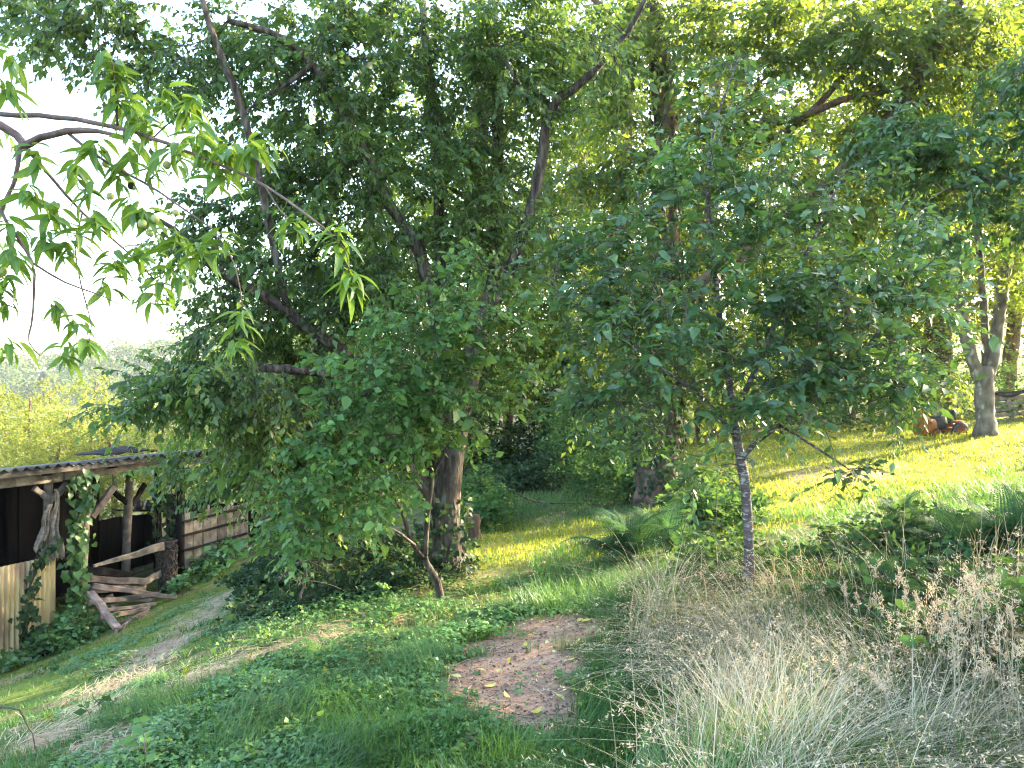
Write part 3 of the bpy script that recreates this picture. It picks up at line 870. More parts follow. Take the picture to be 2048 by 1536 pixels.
# ------------------------------------------------------------------ fallen leaves
def make_fallen():
    ms = []
    for w_, f_, d_ in ((.5, .2, .1), (.6, -.3, -.2), (.45, .5, .35)):
        m = MB(); m.add(*leaf_t(w_, f_, d_, 3)); ms.append(m.mesh('fallen_leaf', M['yellow']))
    spots = [(950, 1250), (960, 1310), (885, 1345), (925, 1360), (995, 1375), (1140, 1358), (1110, 1395), (925, 1382), (1140, 1225), (1170, 1237), (1050, 1298), (1115, 1258), (985, 1270), (890, 1310),
             (870, 1410), (1112, 1310), (1130, 1326), (1070, 1355), (1185, 1240), (1065, 1428), (1090, 1345), (1000, 1340), (1025, 1400), (925, 1310), (700, 1370), (655, 1470), (620, 1435), (510, 1260), (780, 1390), (900, 1405), (960, 1215), (1020, 1222), (1080, 1205), (1160, 1200), (1110, 1185), (980, 1190), (1250, 1490), (1240, 1500), (560, 1400), (470, 1440), (340, 1370), (840, 1270), (1150, 1410), (1060, 1270), (1015, 1318), (950, 1345), (1095, 1290)]
    for i, (px, py) in enumerate(spots):
        p = G(px + random.uniform(-6, 6), py + random.uniform(-4, 4))
        o = link('fallen_leaf', ms[i % 3])
        o.location = (p[0], p[1], p[2] + .006 + (.03 if 500 < px < 900 or px > 1190 else .004))
        o.rotation_euler = (random.uniform(-.25, .25), random.uniform(-.3, .3), random.uniform(0, 6.28))
        s_ = random.uniform(.045, .075); o.scale = (s_, s_, s_)
        bare = float(masks(np.array([p[0]]), np.array([p[1]]))[0][0]) > .35
        o['label'] = 'yellow fallen leaf lying on the bare reddish earth patch' if bare else 'yellow fallen leaf lying in the grass around the bare earth patch'
        o['category'] = 'fallen leaf'; o['group'] = 'yellow leaves on the bare earth' if bare else 'yellow leaves in the grass'
make_fallen()

# ------------------------------------------------------------------ big tree in the middle
def big_tree():
    b = G(897, 1150); Y0 = b[1]
    t = thing('orchard_tree', b, 'tallest dark tree with many spreading limbs and a thick lichened trunk behind the slender shrub', 'tree')
    limbs = [
        ('trunk', [(897, 1152, Y0, 62), (893, 1060, Y0, 56), (900, 960, Y0, 52), (912, 860, Y0, 50), (935, 760, Y0, 48), (962, 665, Y0, 50), (972, 620, Y0, 44)]),
        ('limb', [(968, 640, Y0, 34), (1000, 580, Y0 - .1, 28), (1040, 490, Y0 - .2, 24), (1078, 350, Y0 - .3, 22), (1100, 220, Y0 - .4, 19), (1170, 160, Y0 - .5, 16), (1250, 70, Y0 - .6, 12), (1300, -20, Y0 - .7, 9)]),
        ('limb', [(970, 640, Y0, 34), (984, 560, Y0 + .2, 28), (991, 440, Y0 + .4, 26), (995, 300, Y0 + .5, 24), (994, 150, Y0 + .6, 24), (985, 0, Y0 + .7, 20), (980, -150, Y0 + .8, 16)]),
        ('limb', [(905, 900, Y0, 34), (880, 760, Y0 + .3, 30), (892, 600, Y0 + .5, 27), (925, 470, Y0 + .6, 25), (960, 330, Y0 + .7, 22), (970, 180, Y0 + .9, 18), (960, 0, Y0 + 1, 14)]),
        ('limb', [(893, 820, Y0 + .1, 28), (878, 640, Y0 + .2, 25), (880, 480, Y0 + .3, 23), (872, 300, Y0 + .2, 20), (855, 120, Y0 + .2, 18), (843, -20, Y0 + .2, 15)]),
        ('limb', [(897, 860, Y0 - .05, 30), (880, 680, Y0 - .2, 27), (838, 500, Y0 - .4, 25), (790, 430, Y0 - .5, 24), (735, 320, Y0 - .7, 22), (675, 215, Y0 - .9, 20), (620, 120, Y0 - 1.1, 17), (540, 66, Y0 - 1.3, 15), (455, 42, Y0 - 1.5, 11)]),
        ('limb', [(886, 1030, Y0 - .03, 36), (830, 960, Y0 - .1, 34), (785, 880, Y0 - .25, 31), (735, 780, Y0 - .45, 28), (680, 700, Y0 - .7, 26), (610, 650, Y0 - .9, 24), (540, 600, Y0 - 1.1, 22), (475, 565, Y0 - 1.3, 19), (420, 530, Y0 - 1.5, 16), (350, 460, Y0 - 1.7, 11), (280, 420, Y0 - 1.9, 6)]),
        ('broken_limb', [(760, 826, Y0 - .35, 16), (705, 765, Y0 - .6, 17), (655, 748, Y0 - .75, 18), (600, 741, Y0 - .9, 18), (545, 737, Y0 - 1.0, 18), (505, 734, Y0 - 1.05, 16), (484, 725, Y0 - 1.1, 5)]),
        ('limb', [(575, 625, Y0 - 1.0, 14), (545, 480, Y0 - 1.2, 14), (505, 300, Y0 - 1.5, 15), (470, 180, Y0 - 1.6, 16), (430, 85, Y0 - 1.7, 14), (405, 0, Y0 - 1.8, 11)]),
        ('limb', [(625, 125, Y0 - 1.1, 11), (585, 160, Y0 - 1.25, 10), (535, 190, Y0 - 1.35, 8), (470, 240, Y0 - 1.5, 5)]),
        ('limb', [(1098, 225, Y0 - .4, 10), (1060, 205, Y0 - .5, 8), (1010, 120, Y0 - .7, 6)]),
        ('limb', [(725, 800, Y0 - .5, 12), (640, 820, Y0 - .7, 9), (560, 850, Y0 - .9, 7), (480, 900, Y0 - 1.0, 5)]),
        ('limb', [(800, 905, Y0 - .2, 14), (700, 960, Y0 - .1, 10), (600, 1010, Y0, 7), (520, 1040, Y0 + .1, 5)]),
    ]
    blobs = [
        (420, 110, 7.0, 250, 120, .9, 70), (110, 40, 6.6, 190, 80, .8, 48), (650, 130, 7.3, 180, 170, .9, 85), (880, 150, 8.4, 210, 190, 1.2, 115), (1110, 110, 7.9, 170, 150, 1.1, 80), (1000, 60, 7.6, 150, 90, .5, 30), (740, 50, 7.4, 160, 70, .5, 26),
        (600, 330, 7.15, 190, 140, .8, 76), (820, 380, 7.9, 210, 180, 1.0, 115), (1010, 400, 7.9, 130, 170, .8, 50), (450, 480, 6.8, 130, 100, .6, 36), (640, 560, 7.5, 170, 140, .8, 85), (760, 560, 7.2, 90, 70, .3, 16),
        (440, 640, 6.9, 110, 70, .5, 24), (355, 745, 6.3, 85, 60, .5, 24), (465, 785, 6.6, 110, 70, .7, 40), (560, 860, 7.1, 130, 95, .9, 68), (490, 930, 7.4, 100, 60, .7, 32), (345, 930, 7.6, 55, 22, .3, 7), (270, 818, 6.0, 65, 14, .3, 6),
        (650, 830, 7.9, 150, 110, .8, 70), (610, 1000, 8.6, 95, 95, .7, 52), (700, 960, 8.9, 130, 110, .8, 60), (790, 700, 8.7, 150, 200, .7, 66), (960, 520, 8.8, 120, 120, .7, 34), (560, 690, 7.6, 110, 60, .4, 30),
        (700, -260, 7.6, 650, 250, 2, 130)]
    blobs = [(*b_[:6], int(b_[6] * .84)) for b_ in blobs]
    make_tree(t, limbs, blobs, M['bark'], M['leaf_big'], LEAF_OV, rest=LEAF4, L=.52, T=6, M=14, droop=.35, hang=.8, svar=.3, size=.060, rough=.09, conn=dict(rk=.006))
    n = 520
    a_ = rng.uniform(0, 6.28, n); hz = rng.random(n) ** 1.6 * .75
    rr = .17 + .16 * rng.random(n) * (1 - hz)
    pos = np.stack([b[0] + np.cos(a_) * rr, b[1] + np.sin(a_) * rr, b[2] + .03 + hz], -1)
    nr = np.stack([np.cos(a_), np.sin(a_), 0 * a_ + .5], -1)
    mb = MB(); add_leaves(mb, pos, nr * .4 + rng.normal(0, .5, (n, 3)) + np.array([0, 0, -.6]), nr + rng.normal(0, .3, (n, 3)), rng.uniform(.05, .09, n), LEAF4B)
    part('ivy', mb, M['leaf_ivy'], t, kind='stuff')
    return t
big_tree()

def slender_shrub():
    b = G(880, 1207); Y = b[1]
    t = thing('slender_shrub_tree', b, 'slim crooked two-stemmed shrub with fresh green leaves in front of the thick trunk', 'tree')
    limbs = [
        ('trunk', [(884, 1210, Y, 13), (874, 1165, Y, 13), (852, 1125, Y - .05, 12), (845, 1090, Y - .05, 11)]),
        ('stem', [(850, 1110, Y - .05, 12), (855, 1040, Y - .1, 11), (866, 940, Y - .15, 10), (880, 840, Y - .2, 9), (905, 720, Y - .2, 7), (930, 600, Y - .2, 5), (945, 520, Y - .2, 3)]),
        ('stem', [(848, 1115, Y - .05, 12), (822, 1080, Y - .15, 10), (803, 1020, Y - .25, 8), (760, 940, Y - .4, 6), (730, 840, Y - .5, 5), (740, 740, Y - .6, 3)]),
        ('stem', [(866, 945, Y - .15, 7), (900, 890, Y - .2, 6), (950, 800, Y - .3, 4), (990, 720, Y - .3, 3)]),
        ('stem', [(830, 1090, Y - .15, 6), (770, 1050, Y - .4, 5), (690, 1055, Y - .6, 4), (600, 1110, Y - .8, 3)]),
    ]
    k = Y - 6.8
    blobs = [(930, 570, 6.4 + k, 105, 80, .4, 22), (870, 650, 6.2 + k, 160, 80, .5, 40), (780, 760, 6.0 + k, 170, 90, .5, 48), (920, 800, 6.3 + k, 130, 110, .5, 44),(790, 900, 6.2 + k, 100, 70, .4, 18),
             (680, 990, 5.9 + k, 160, 80, .5, 44), (590, 1070, 5.8 + k, 95, 55, .4, 18), (1000, 700, 6.5 + k, 90, 100, .4, 22), (660, 870, 6.0 + k, 110, 80, .4, 24)]
    blobs = [(*b_[:6], int(b_[6] * .66)) for b_ in blobs]
    make_tree(t, limbs, blobs, M['bark'], M['leaf_mid'], LEAF_RD, rest=LEAF4B, L=.40, T=6, M=10, droop=.25, hang=.45, svar=.3, size=.054, twigmat=M['twig'], conn=dict(rk=.004, rmin=.003))
slender_shrub()

def cherry_sapling():
    b = G(1503, 1248); Y = b[1]
    t = thing('cherry_sapling', b, 'young tree with a slim white-blotched trunk rising from the dry tall grass', 'tree')
    limbs = [
        ('trunk', [(1503, 1250, Y, 21), (1502, 1200, Y, 20), (1498, 1140, Y, 20), (1497, 1070, Y, 20), (1491, 980, Y, 20), (1484, 930, Y, 20), (1477, 895, Y, 18), (1472, 850, Y, 15)]),
        ('limb', [(1476, 890, Y, 17), (1458, 760, Y, 14), (1440, 640, Y, 12), (1428, 520, Y, 10), (1415, 380, Y, 8), (1430, 250, Y, 6), (1480, 110, Y, 3)]),
        ('limb', [(1482, 925, Y, 12), (1510, 885, Y - .05, 11), (1560, 850, Y - .1, 9), (1640, 790, Y - .2, 8), (1740, 690, Y - .3, 7), (1810, 560, Y - .3, 5), (1840, 420, Y - .3, 3)]),
        ('limb', [(1476, 880, Y, 10), (1400, 790, Y - .1, 8), (1300, 720, Y - .2, 6), (1180, 600, Y - .2, 4)]),
        ('limb', [(1470, 830, Y, 12), (1520, 720, Y - .2, 10), (1580, 580, Y - .3, 8), (1640, 450, Y - .3, 6), (1690, 340, Y - .3, 4)]),
        ('limb', [(1450, 700, Y, 8), (1380, 560, Y, 7), (1300, 450, Y, 5), (1270, 370, Y, 3)]),
        ('limb', [(1560, 850, Y - .1, 7), (1640, 900, Y - .3, 5), (1700, 940, Y - .4, 3)]),
    ]
    blobs = [(1290, 620, 5.0, 190, 120, .7, 62), (1170, 520, 5.0, 110, 70, .5, 24), (1400, 490, 5.1, 160, 140, .7, 62), (1430, 310, 5.1, 150, 110, .6, 44), (1450, 170, 5.2, 70, 80, .4, 12),
             (1600, 430, 5.0, 160, 130, .7, 54), (1690, 600, 4.8, 190, 130, .7, 70), (1500, 720, 4.8, 210, 130, .8, 84), (1720, 750, 4.7, 170, 80, .6, 52), (1270, 760, 5.2, 150, 90, .6, 46),
             (1790, 680, 4.8, 90, 120, .5, 24), (1250, 850, 5.6, 100, 70, .4, 18), (1690, 940, 4.8, 60, 40, .3, 6), (1820, 480, 4.9, 50, 120, .4, 14), (1400, 960, 5.6, 90, 70, .4, 14)]
    blobs = [(*b_[:6], int(b_[6] * .46)) for b_ in blobs]
    make_tree(t, limbs, blobs, M['bark_cherry'], M['leaf_sap'], LEAF_CH, rest=LEAF4, L=.46, T=6, M=11, droop=.15, hang=.25, svar=.3, size=.056, twigmat=M['twig'], conn=dict(rk=.004, rmin=.003), side=.7, rise=.35)
cherry_sapling()

def ivy_tree():
    b = G(1318, 1003); Y = b[1]
    t = thing('ivy_clad_tree', b, 'broad old tree whose trunk is wrapped in dark ivy beside the big fern', 'tree')
    limbs = [
        ('trunk', [(1318, 1005, Y, 84), (1316, 900, Y, 76), (1320, 760, Y, 68), (1324, 600, Y, 60), (1330, 400, Y, 52), (1328, 220, Y, 46), (1312, 80, Y, 42), (1285, -60, Y, 36), (1250, -260, Y, 26)]),
        ('limb', [(1326, 640, Y, 42), (1420, 560, Y - .3, 38), (1550, 450, Y - .6, 36), (1660, 370, Y - .8, 34), (1745, 280, Y - 1, 32), (1825, 170, Y - 1.2, 29), (1890, 60, Y - 1.4, 26), (1940, -60, Y - 1.5, 22)]),
        ('limb', [(1330, 300, Y, 20), (1440, 260, Y - .4, 18), (1580, 240, Y - .8, 16), (1700, 195, Y - 1.2, 12), (1800, 180, Y - 1.4, 7)]),
        ('limb', [(1330, 420, Y, 20), (1480, 300, Y - .5, 17), (1600, 245, Y - .8, 14), (1740, 90, Y - 1.2, 9)]),
        ('limb', [(1318, 120, Y, 18), (1220, 30, Y - .3, 13), (1130, -60, Y - .5, 9)]),
    ]
    blobs = [(1330, 60, Y - .3, 150, 150, 1.3, 46), (1560, 60, Y - .8, 200, 110, 1.2, 66), (1780, 60, Y - 1.2, 170, 110, 1.2, 66), (1960, 120, Y - 1.5, 120, 150, 1.2, 50), (1480, 230, Y - .5, 140, 70, .9, 34),
             (1780, 250, Y - 1.0, 150, 90, .9, 44), (1300, 330, Y, 110, 150, 1, 40), (1215, 130, Y, 80, 130, .8, 40), (1170, 330, Y + .5, 60, 100, .8, 22), (1880, 330, Y - 1, 120, 100, .9, 36), (1700, 420, Y - .6, 150, 90, 1, 44), (1230, 640, Y + .6, 110, 190, 1, 56), (1400, 700, Y, 140, 140, 1, 44), (1600, -250, Y - 1, 450, 180, 2, 70)]
    make_tree(t, limbs, blobs, M['bark_red'], M['leaf_right'], LEAF4, pick=0, L=.9, T=6, M=9, droop=.45, hang=.7, size=.115, rough=.07, conn=dict(step=.35, rk=.008))
    # ivy on the trunk and on the upper stem
    mb = MB()
    n = 3800
    u = rng.random(n)
    u = np.where(rng.random(n) < .6, u * .38, u)
    P, r = spline([at(*l[:3]) for l in limbs[0][1]], [l[3] / 2 / F * l[2] for l in limbs[0][1]], .1)
    k = np.clip((u * (len(P) - 1)).astype(int), 0, len(P) - 1)
    a = rng.uniform(0, 6.28, n)
    nr = np.stack([np.cos(a), np.sin(a), np.zeros(n)], -1)
    pos = P[k] + nr * (r[k] * (1.02 + .35 * rng.random(n)))[:, None] + rng.normal(0, .02, (n, 3))
    d = np.stack([-np.sin(a), np.cos(a), np.zeros(n)], -1) * rng.normal(0, .5, (n, 1)) + np.array([0, 0, -1.]) + nr * .3
    add_leaves(mb, pos, d, nr + rng.normal(0, .3, (n, 3)) + np.array([0, 0, .3]), rng.uniform(.06, .11, n), LEAF_RD)
    part('ivy', mb, M['leaf_ivy'], t, kind='stuff')
ivy_tree()

def right_tree():
    b = G(1972, 872); Y = b[1]
    t = thing('three_stemmed_tree', b, 'grey-barked tree dividing into three stems at the lawn edge beside the wooden pallet', 'tree')
    limbs = [
        ('trunk', [(1972, 874, Y, 36), (1971, 820, Y, 33), (1970, 770, Y, 36), (1972, 735, Y, 34)]),
        ('stem', [(1966, 770, Y, 24), (1945, 720, Y, 23), (1925, 640, Y, 22), (1915, 560, Y, 20), (1900, 450, Y, 17), (1880, 300, Y, 13), (1840, 150, Y, 8)]),
        ('stem', [(1976, 760, Y, 26), (1990, 690, Y, 24), (2002, 600, Y, 22), (2022, 480, Y, 19), (2040, 330, Y, 15), (2050, 150, Y, 10)]),
        ('stem', [(1972, 750, Y, 16), (1970, 660, Y + .2, 15), (1962, 540, Y + .3, 13), (1948, 430, Y + .3, 11), (1930, 280, Y + .4, 7)]),
    ]
    blobs = [(1900, 330, Y - .5, 150, 120, 1.8, 66), (2040, 300, Y - .5, 130, 140, 1.8, 60), (1950, 120, Y, 180, 150, 2, 66), (1820, 450, Y - 1, 90, 70, 1, 20), (2060, 520, Y - 1, 60, 80, .8, 14), (2150, 100, Y, 200, 200, 2, 50), (1880, 770, Y + 1.2, 80, 40, .6, 14)]
    make_tree(t, limbs, blobs, M['bark_grey'], M['leaf_right'], LEAF4, pick=0, L=1.0, T=6, M=9, droop=.4, hang=.6, size=.13, rough=.06, conn=dict(step=.4, rk=.008))
right_tree()

def peach_tree():
    b = np.array([-2.75, 2.75, g1(-2.75, 2.75)])
    t = thing('peach_tree', b, 'peach branches with long drooping leaves and small green fruit reaching in from the edge', 'tree')
    T0 = tuple(b)
    fork = (-2.45, 2.75, b[2] + 1.7)
    limbs = [
        ('trunk', [(*T0, .06), (b[0] + .05, b[1], b[2] + .8, .052), (*fork, .045)]),
        ('limb', [(*fork, .030), (-2.15, 2.72, EYE + .85, .024), (*at(0, 252, 2.75), .017), (*at(45, 290, 2.72), .017), (*at(80, 275, 2.7), .015), (*at(135, 265, 2.68), .014), (*at(192, 262, 2.65), .010), (*at(260, 275, 2.62), .006)]),
        ('limb', [(*fork, .024), (-2.1, 2.75, EYE + .95, .018), (*at(0, 230, 2.7), .011), (*at(150, 238, 2.66), .010), (*at(270, 265, 2.6), .008), (*at(400, 312, 2.5), .006), (*at(530, 372, 2.42), .005), (*at(640, 450, 2.36), .004), (*at(668, 474, 2.34), .003)]),
        ('branch', [(*at(135, 265, 2.68), .008), (*at(215, 325, 2.65), .006), (*at(320, 385, 2.6), .005), (*at(430, 462, 2.55), .003)]),
        ('branch', [(*at(45, 290, 2.72), .008), (*at(100, 350, 2.75), .007), (*at(165, 425, 2.8), .005), (*at(250, 500, 2.85), .004), (*at(310, 560, 2.85), .003)]),
        ('branch', [(*at(40, 292, 2.72), .010), (*at(28, 370, 2.7), .008), (*at(2, 420, 2.68), .007), (*at(30, 470, 2.66), .007), (*at(64, 520, 2.66), .006), (*at(68, 580, 2.66), .005), (*at(62, 650, 2.66), .004), (*at(58, 685, 2.66), .003), (*at(80, 712, 2.66), .002)]),
        ('branch', [(*at(64, 525, 2.66), .005), (*at(130, 565, 2.7), .004), (*at(200, 590, 2.7), .003), (*at(245, 612, 2.7), .002)]),
        ('branch', [(*at(165, 425, 2.8), .004), (*at(150, 500, 2.8), .003), (*at(170, 600, 2.8), .003), (*at(183, 650, 2.8), .002), (*at(176, 690, 2.8), .002)]),
        ('branch', [(*at(235, 255, 2.63), .005), (*at(232, 190, 2.6), .004), (*at(225, 130, 2.58), .003), (*at(215, 112, 2.58), .002)]),
        ('branch', [(*at(530, 372, 2.42), .003), (*at(560, 420, 2.4), .0025), (*at(592, 450, 2.4), .002)]),
        ('branch', [(*at(645, 455, 2.36), .003), (*at(690, 500, 2.36), .0025), (*at(697, 545, 2.36), .002)]),
        ('branch', [(*at(430, 462, 2.55), .003), (*at(470, 530, 2.55), .0025), (*at(487, 625, 2.55), .002)]),
        ('branch', [(*at(300, 282, 2.6), .004), (*at(345, 240, 2.55), .003), (*at(380, 200, 2.5), .002)]),
    ]
    for i, (nm, L) in enumerate(limbs):
        P, r = spline([l[:3] for l in L], [l[3] * (.85 if i else 1) for l in L], .06, .25 if i else .05)
        mb = MB(); tube(mb, P, r, 8 if i < 3 else 6, .05)
        part(nm, mb, M['peach_bark'], t)
    wh = [(680, 470, 2.34, 1), (700, 560, 2.36, 1), (592, 452, 2.4, 1), (487, 630, 2.55, .9), (470, 690, 2.55, .6), (440, 480, 2.5, 1), (400, 500, 2.55, .8), (300, 600, 2.85, .6), (215, 118, 2.58, 1), (228, 160, 2.6, 1), (240, 200, 2.62, 1),
          (265, 225, 2.6, 1), (300, 250, 2.6, 1), (330, 200, 2.52, .8), (380, 205, 2.5, 1), (395, 265, 2.5, 1), (460, 300, 2.48, 1), (500, 300, 2.45, .9), (440, 350, 2.5, .9), (530, 290, 2.5, .7), (130, 700, 2.8, .9), (150, 640, 2.8, .7), (165, 690, 2.8, .8), (20, 690, 2.6, .8), (10, 610, 2.6, .9), (110, 610, 2.7, .5),
          (350, 470, 2.6, 1), (290, 430, 2.65, 1), (200, 440, 2.75, 1), (150, 340, 2.7, 1), (110, 420, 2.75, 1), (60, 380, 2.7, .9), (30, 510, 2.6, 1), (90, 470, 2.75, .8), (320, 560, 2.85, 1), (230, 520, 2.8, 1), (280, 500, 2.8, 1), (180, 390, 2.7, 1), (240, 340, 2.65, 1), (260, 400, 2.65, .9), (70, 310, 2.7, .9), (10, 170, 2.5, .8), (20, 120, 2.5, .6), (190, 300, 2.6, 1), (130, 500, 2.75, .8), (350, 300, 2.55, .8), (210, 570, 2.8, .7), (20, 450, 2.65, .9), (15, 560, 2.6, .9), (310, 330, 2.6, .9), (160, 470, 2.75, .9), (260, 290, 2.6, 1), (350, 530, 2.75, .8), (410, 290, 2.5, .8)]
    pos, d, n, sz = [], [], [], []
    for (px, py, Y, k) in wh:
        c = at(px, py, Y); m = int(random.randint(11, 16) * k) + 1
        ph = random.uniform(0, 6.28); lean = np.array([random.uniform(-.3, .5), random.uniform(-.3, .3), -random.uniform(.1, .6)])
        for j in range(m):
            a = ph + j * 2.4 + random.uniform(-.3, .3)
            el = random.uniform(-.9, .45)
            dd = np.array([math.cos(a), math.sin(a), el]) + lean * .7
            pos.append(c + np.array([0, 0, 1]) * random.uniform(-.03, .03) + rng.normal(0, .012, 3)); d.append(dd)
            n.append(np.array([0, 0, 1.]) + rng.normal(0, .35, 3) + dd * .4); sz.append(random.uniform(.060, .118) * (.9 + .1 * k))
    pos, d, n, sz = map(np.array, (pos, d, n, sz))
    px = pos[:, 0] / pos[:, 1] * F + 1024
    sc = np.where(px > 0, sz / pos[:, 1], 0)
    idx = np.argsort(-sc)[:300]
    leaf_objects(pos[idx], d[idx], n[idx], sz[idx], LEAF_PEACH, M['leaf_peach'], t)
    mask = np.ones(len(pos), bool); mask[idx] = False
    mb = MB(); add_leaves(mb, pos[mask], d[mask], n[mask], sz[mask], LEAF_PEACH)
    # the rest of the crown outside the picture
    c = np.array([-2.95, 2.6, EYE + .9]) + rng.normal(0, 1, (46, 3)) * np.array([.45, .9, .55])
    c = c[c[:, 0] < -.70 * c[:, 1]]
    polys, rads, ax = connect([np.array(fork), np.array([-2.15, 2.72, EYE + .85])], [.03, .024], c)
    tw = MB()
    for P, r in zip(polys, rads): tube(tw, P, r, 5, cap=False)
    TW, p2, d2, n2, s2 = sprays(c, norm(rng.normal(0, 1, c.shape)), L=.45, T=4, M=9, hang=.7, size=.12)
    tubes(tw, TW, np.broadcast_to(np.linspace(.003, .0012, 4), TW.shape[:2]))
    part('branches', tw, M['peach_bark'], t, kind='stuff')
    add_leaves(mb, p2, d2, n2, s2, LEAF_PEACH)
    part('crown', mb, M['leaf_peach'], t, kind='stuff')
    # fruit: a sphere with a seam and a dimple
    def fruit(mat):
        m = MB(); nu, nv = 14, 9; V = []
        for i in range(nv + 1):
            th = math.pi * i / nv
            for j in range(nu):
                ph = 2 * math.pi * j / nu
                r = 1 - .10 * math.exp(-(min(ph, 2 * math.pi - ph) / .3) ** 2) * math.sin(th) - .16 * math.exp(-(th / .35) ** 2)
                V.append((r * math.sin(th) * math.cos(ph), r * math.sin(th) * math.sin(ph), 1.05 * r * math.cos(th)))
        Q = [(i * nu + j, (i + 1) * nu + j, (i + 1) * nu + (j + 1) % nu, i * nu + (j + 1) % nu) for i in range(nv) for j in range(nu)]
        m.add(V, None, Q)
        return m.mesh('peach', mat)
    fm, mm = fruit(M['peach']), fruit(M['mummy'])
    for (px, py, Y, r, me) in ((285, 447, 2.6, .0155, fm), (310, 438, 2.62, .015, fm), (334, 330, 2.58, .014, fm), (221, 392, 2.68, .013, fm), (352, 425, 2.6, .012, fm), (300, 466, 2.64, .013, fm), (4, 542, 2.6, .017, fm), (212, 328, 2.66, .013, fm), (263, 372, 2.66, .013, mm)):
        o = bpy.data.objects.new('peach', me); C.objects.link(o); o.parent = t
        p = at(px, py, Y) - b
        o.location = p; o.scale = (r, r, r); o.rotation_euler = (random.uniform(-.4, .4), random.uniform(-.4, .4), random.uniform(0, 6))
        if me is mm: o['label'] = 'shrivelled black peach'
peach_tree()

def edge_tree():
    b = np.array([8.7, 9.6, g1(8.7, 9.6)])
    t = thing('leafy_bank_tree', b, 'tree whose leafy boughs reach in at the picture edge above the three-stemmed tree', 'tree')
    z = b[2]
    limbs = [('trunk', [(*b, .14), (8.6, 9.6, z + 1.5, .12), (8.4, 9.6, z + 3, .10), (8.3, 9.7, z + 5, .07), (8.2, 9.7, z + 6.5, .04)]),
             ('limb', [(8.4, 9.6, z + 2.9, .06), (7.3, 9.5, z + 3.6, .05), (6.2, 9.4, z + 3.9, .035), (5.2, 9.3, z + 3.7, .015)]),
             ('limb', [(8.3, 9.6, z + 4, .05), (7.2, 9.3, z + 4.8, .04), (6.2, 9.1, z + 5.0, .02)]),
             ('limb', [(8.5, 9.6, z + 2.2, .05), (7.5, 9.3, z + 2.7, .035), (6.6, 9.2, z + 2.9, .015)])]
    limbs = [(nm, [(*q[:4], q[3]) if len(q) == 4 else q for q in L]) for nm, L in limbs]
    blobs = [(1930, 330, 9.4, 120, 100, .6, 34), (1800, 270, 9.2, 110, 70, .5, 22), (2030, 420, 9.4, 60, 80, .6, 14), (1870, 470, 9.3, 80, 70, .4, 14), (2050, 200, 9.5, 110, 120, .7, 26), (2300, 250, 9.6, 220, 220, 1.2, 60)]
    make_tree(t, limbs, blobs, M['bark_grey'], M['leaf_sap'], LEAF_OV, pick=0, L=.6, T=6, M=9, droop=.3, hang=.55, size=.10, rough=.05, conn=dict(step=.3, rk=.006))
edge_tree()

# ------------------------------------------------------------------ woodland and far trees: three variants, copied
def variant(h, rad, seed, low=.12, nleaf_c=230, size=.13, L=1.0):
    """crown, trunk and branch meshes round a local origin"""
    rs = np.random.default_rng(seed)
    tr = MB()
    P, r = spline([(0, 0, -.3), (rs.normal(0, .12), rs.normal(0, .12), h * .3), (rs.normal(0, .25), rs.normal(0, .25), h * .6), (rs.normal(0, .3), rs.normal(0, .3), h * .92)], [.022 * h, .018 * h, .012 * h, .004 * h], .3)
    tube(tr, P, r, 8, .05)
    n = nleaf_c
    q = norm(rs.normal(0, 1, (n, 3))) * (rs.random((n, 1)) ** (1 / 2.8))
    z = h * low + (q[:, 2] * .5 + .5) * h * (1 - low)
    t = (z / h - low) / (1 - low)
    prof = np.sin(np.pi * np.clip(t * .86 + .12, 0, 1)) ** .6
    lump = 1 + .28 * np.sin(np.arctan2(q[:, 1], q[:, 0]) * 3 + seed) * np.sin(t * 7 + seed)
    rr = np.hypot(q[:, 0], q[:, 1]) / np.maximum(np.sqrt(1 - q[:, 2] ** 2 * .8), .3)
    az = np.arctan2(q[:, 1], q[:, 0])
    c = np.stack([np.cos(az) * rr * rad * prof * lump, np.sin(az) * rr * rad * prof * lump, z], -1)
    polys, rads, ax = connect(P[2:], r[2:], c, step=.5, rk=.007)
    br = MB()
    for p_, r_ in zip(polys, rads): tube(br, p_, r_, 4, cap=False)
    o = c.copy(); o[:, 2] = 0
    a = norm(norm(o) * .7 + rs.normal(0, .5, c.shape))
    TW, pos, d, nn, sz = sprays(c, a, L=L, T=6, M=9, droop=.3, hang=.4, size=size)
    lf = MB(); add_leaves(lf, pos, d, nn, sz, LEAF4)
    return tr, br, lf
VAR = []
for i, (h, rad, lo) in enumerate(((10, 3.1, .08), (8, 3.3, .04), (12, 3.6, .12))):
    tr, br, lf = variant(h, rad, 11 + i, lo, 260)
    VAR.append((h, tr.mesh('trunk', M['bark_red']), br.mesh('branches', M['bark']), lf.mesh('crown', M['leaf_bg'])))
def wood_tree(name, x, y, v, s, label, mat='leaf_bg', group=None, sz=1.0):
    h, tr, br, lf = VAR[v]
    t = thing(name, (x, y, g1(x, y) - .05), label, 'tree', group)
    t.rotation_euler = (0, 0, random.uniform(0, 6.28)); t.scale = (s, s, s * sz)
    link('trunk', tr, t); link('branches', br, t, kind='stuff'); cr = link('crown', lf, t, kind='stuff'); cr.material_slots[0].link = 'OBJECT'; cr.material_slots[0].material = M[mat]
    return t
def px_x(px, Y): return (px - 1024) / F * Y
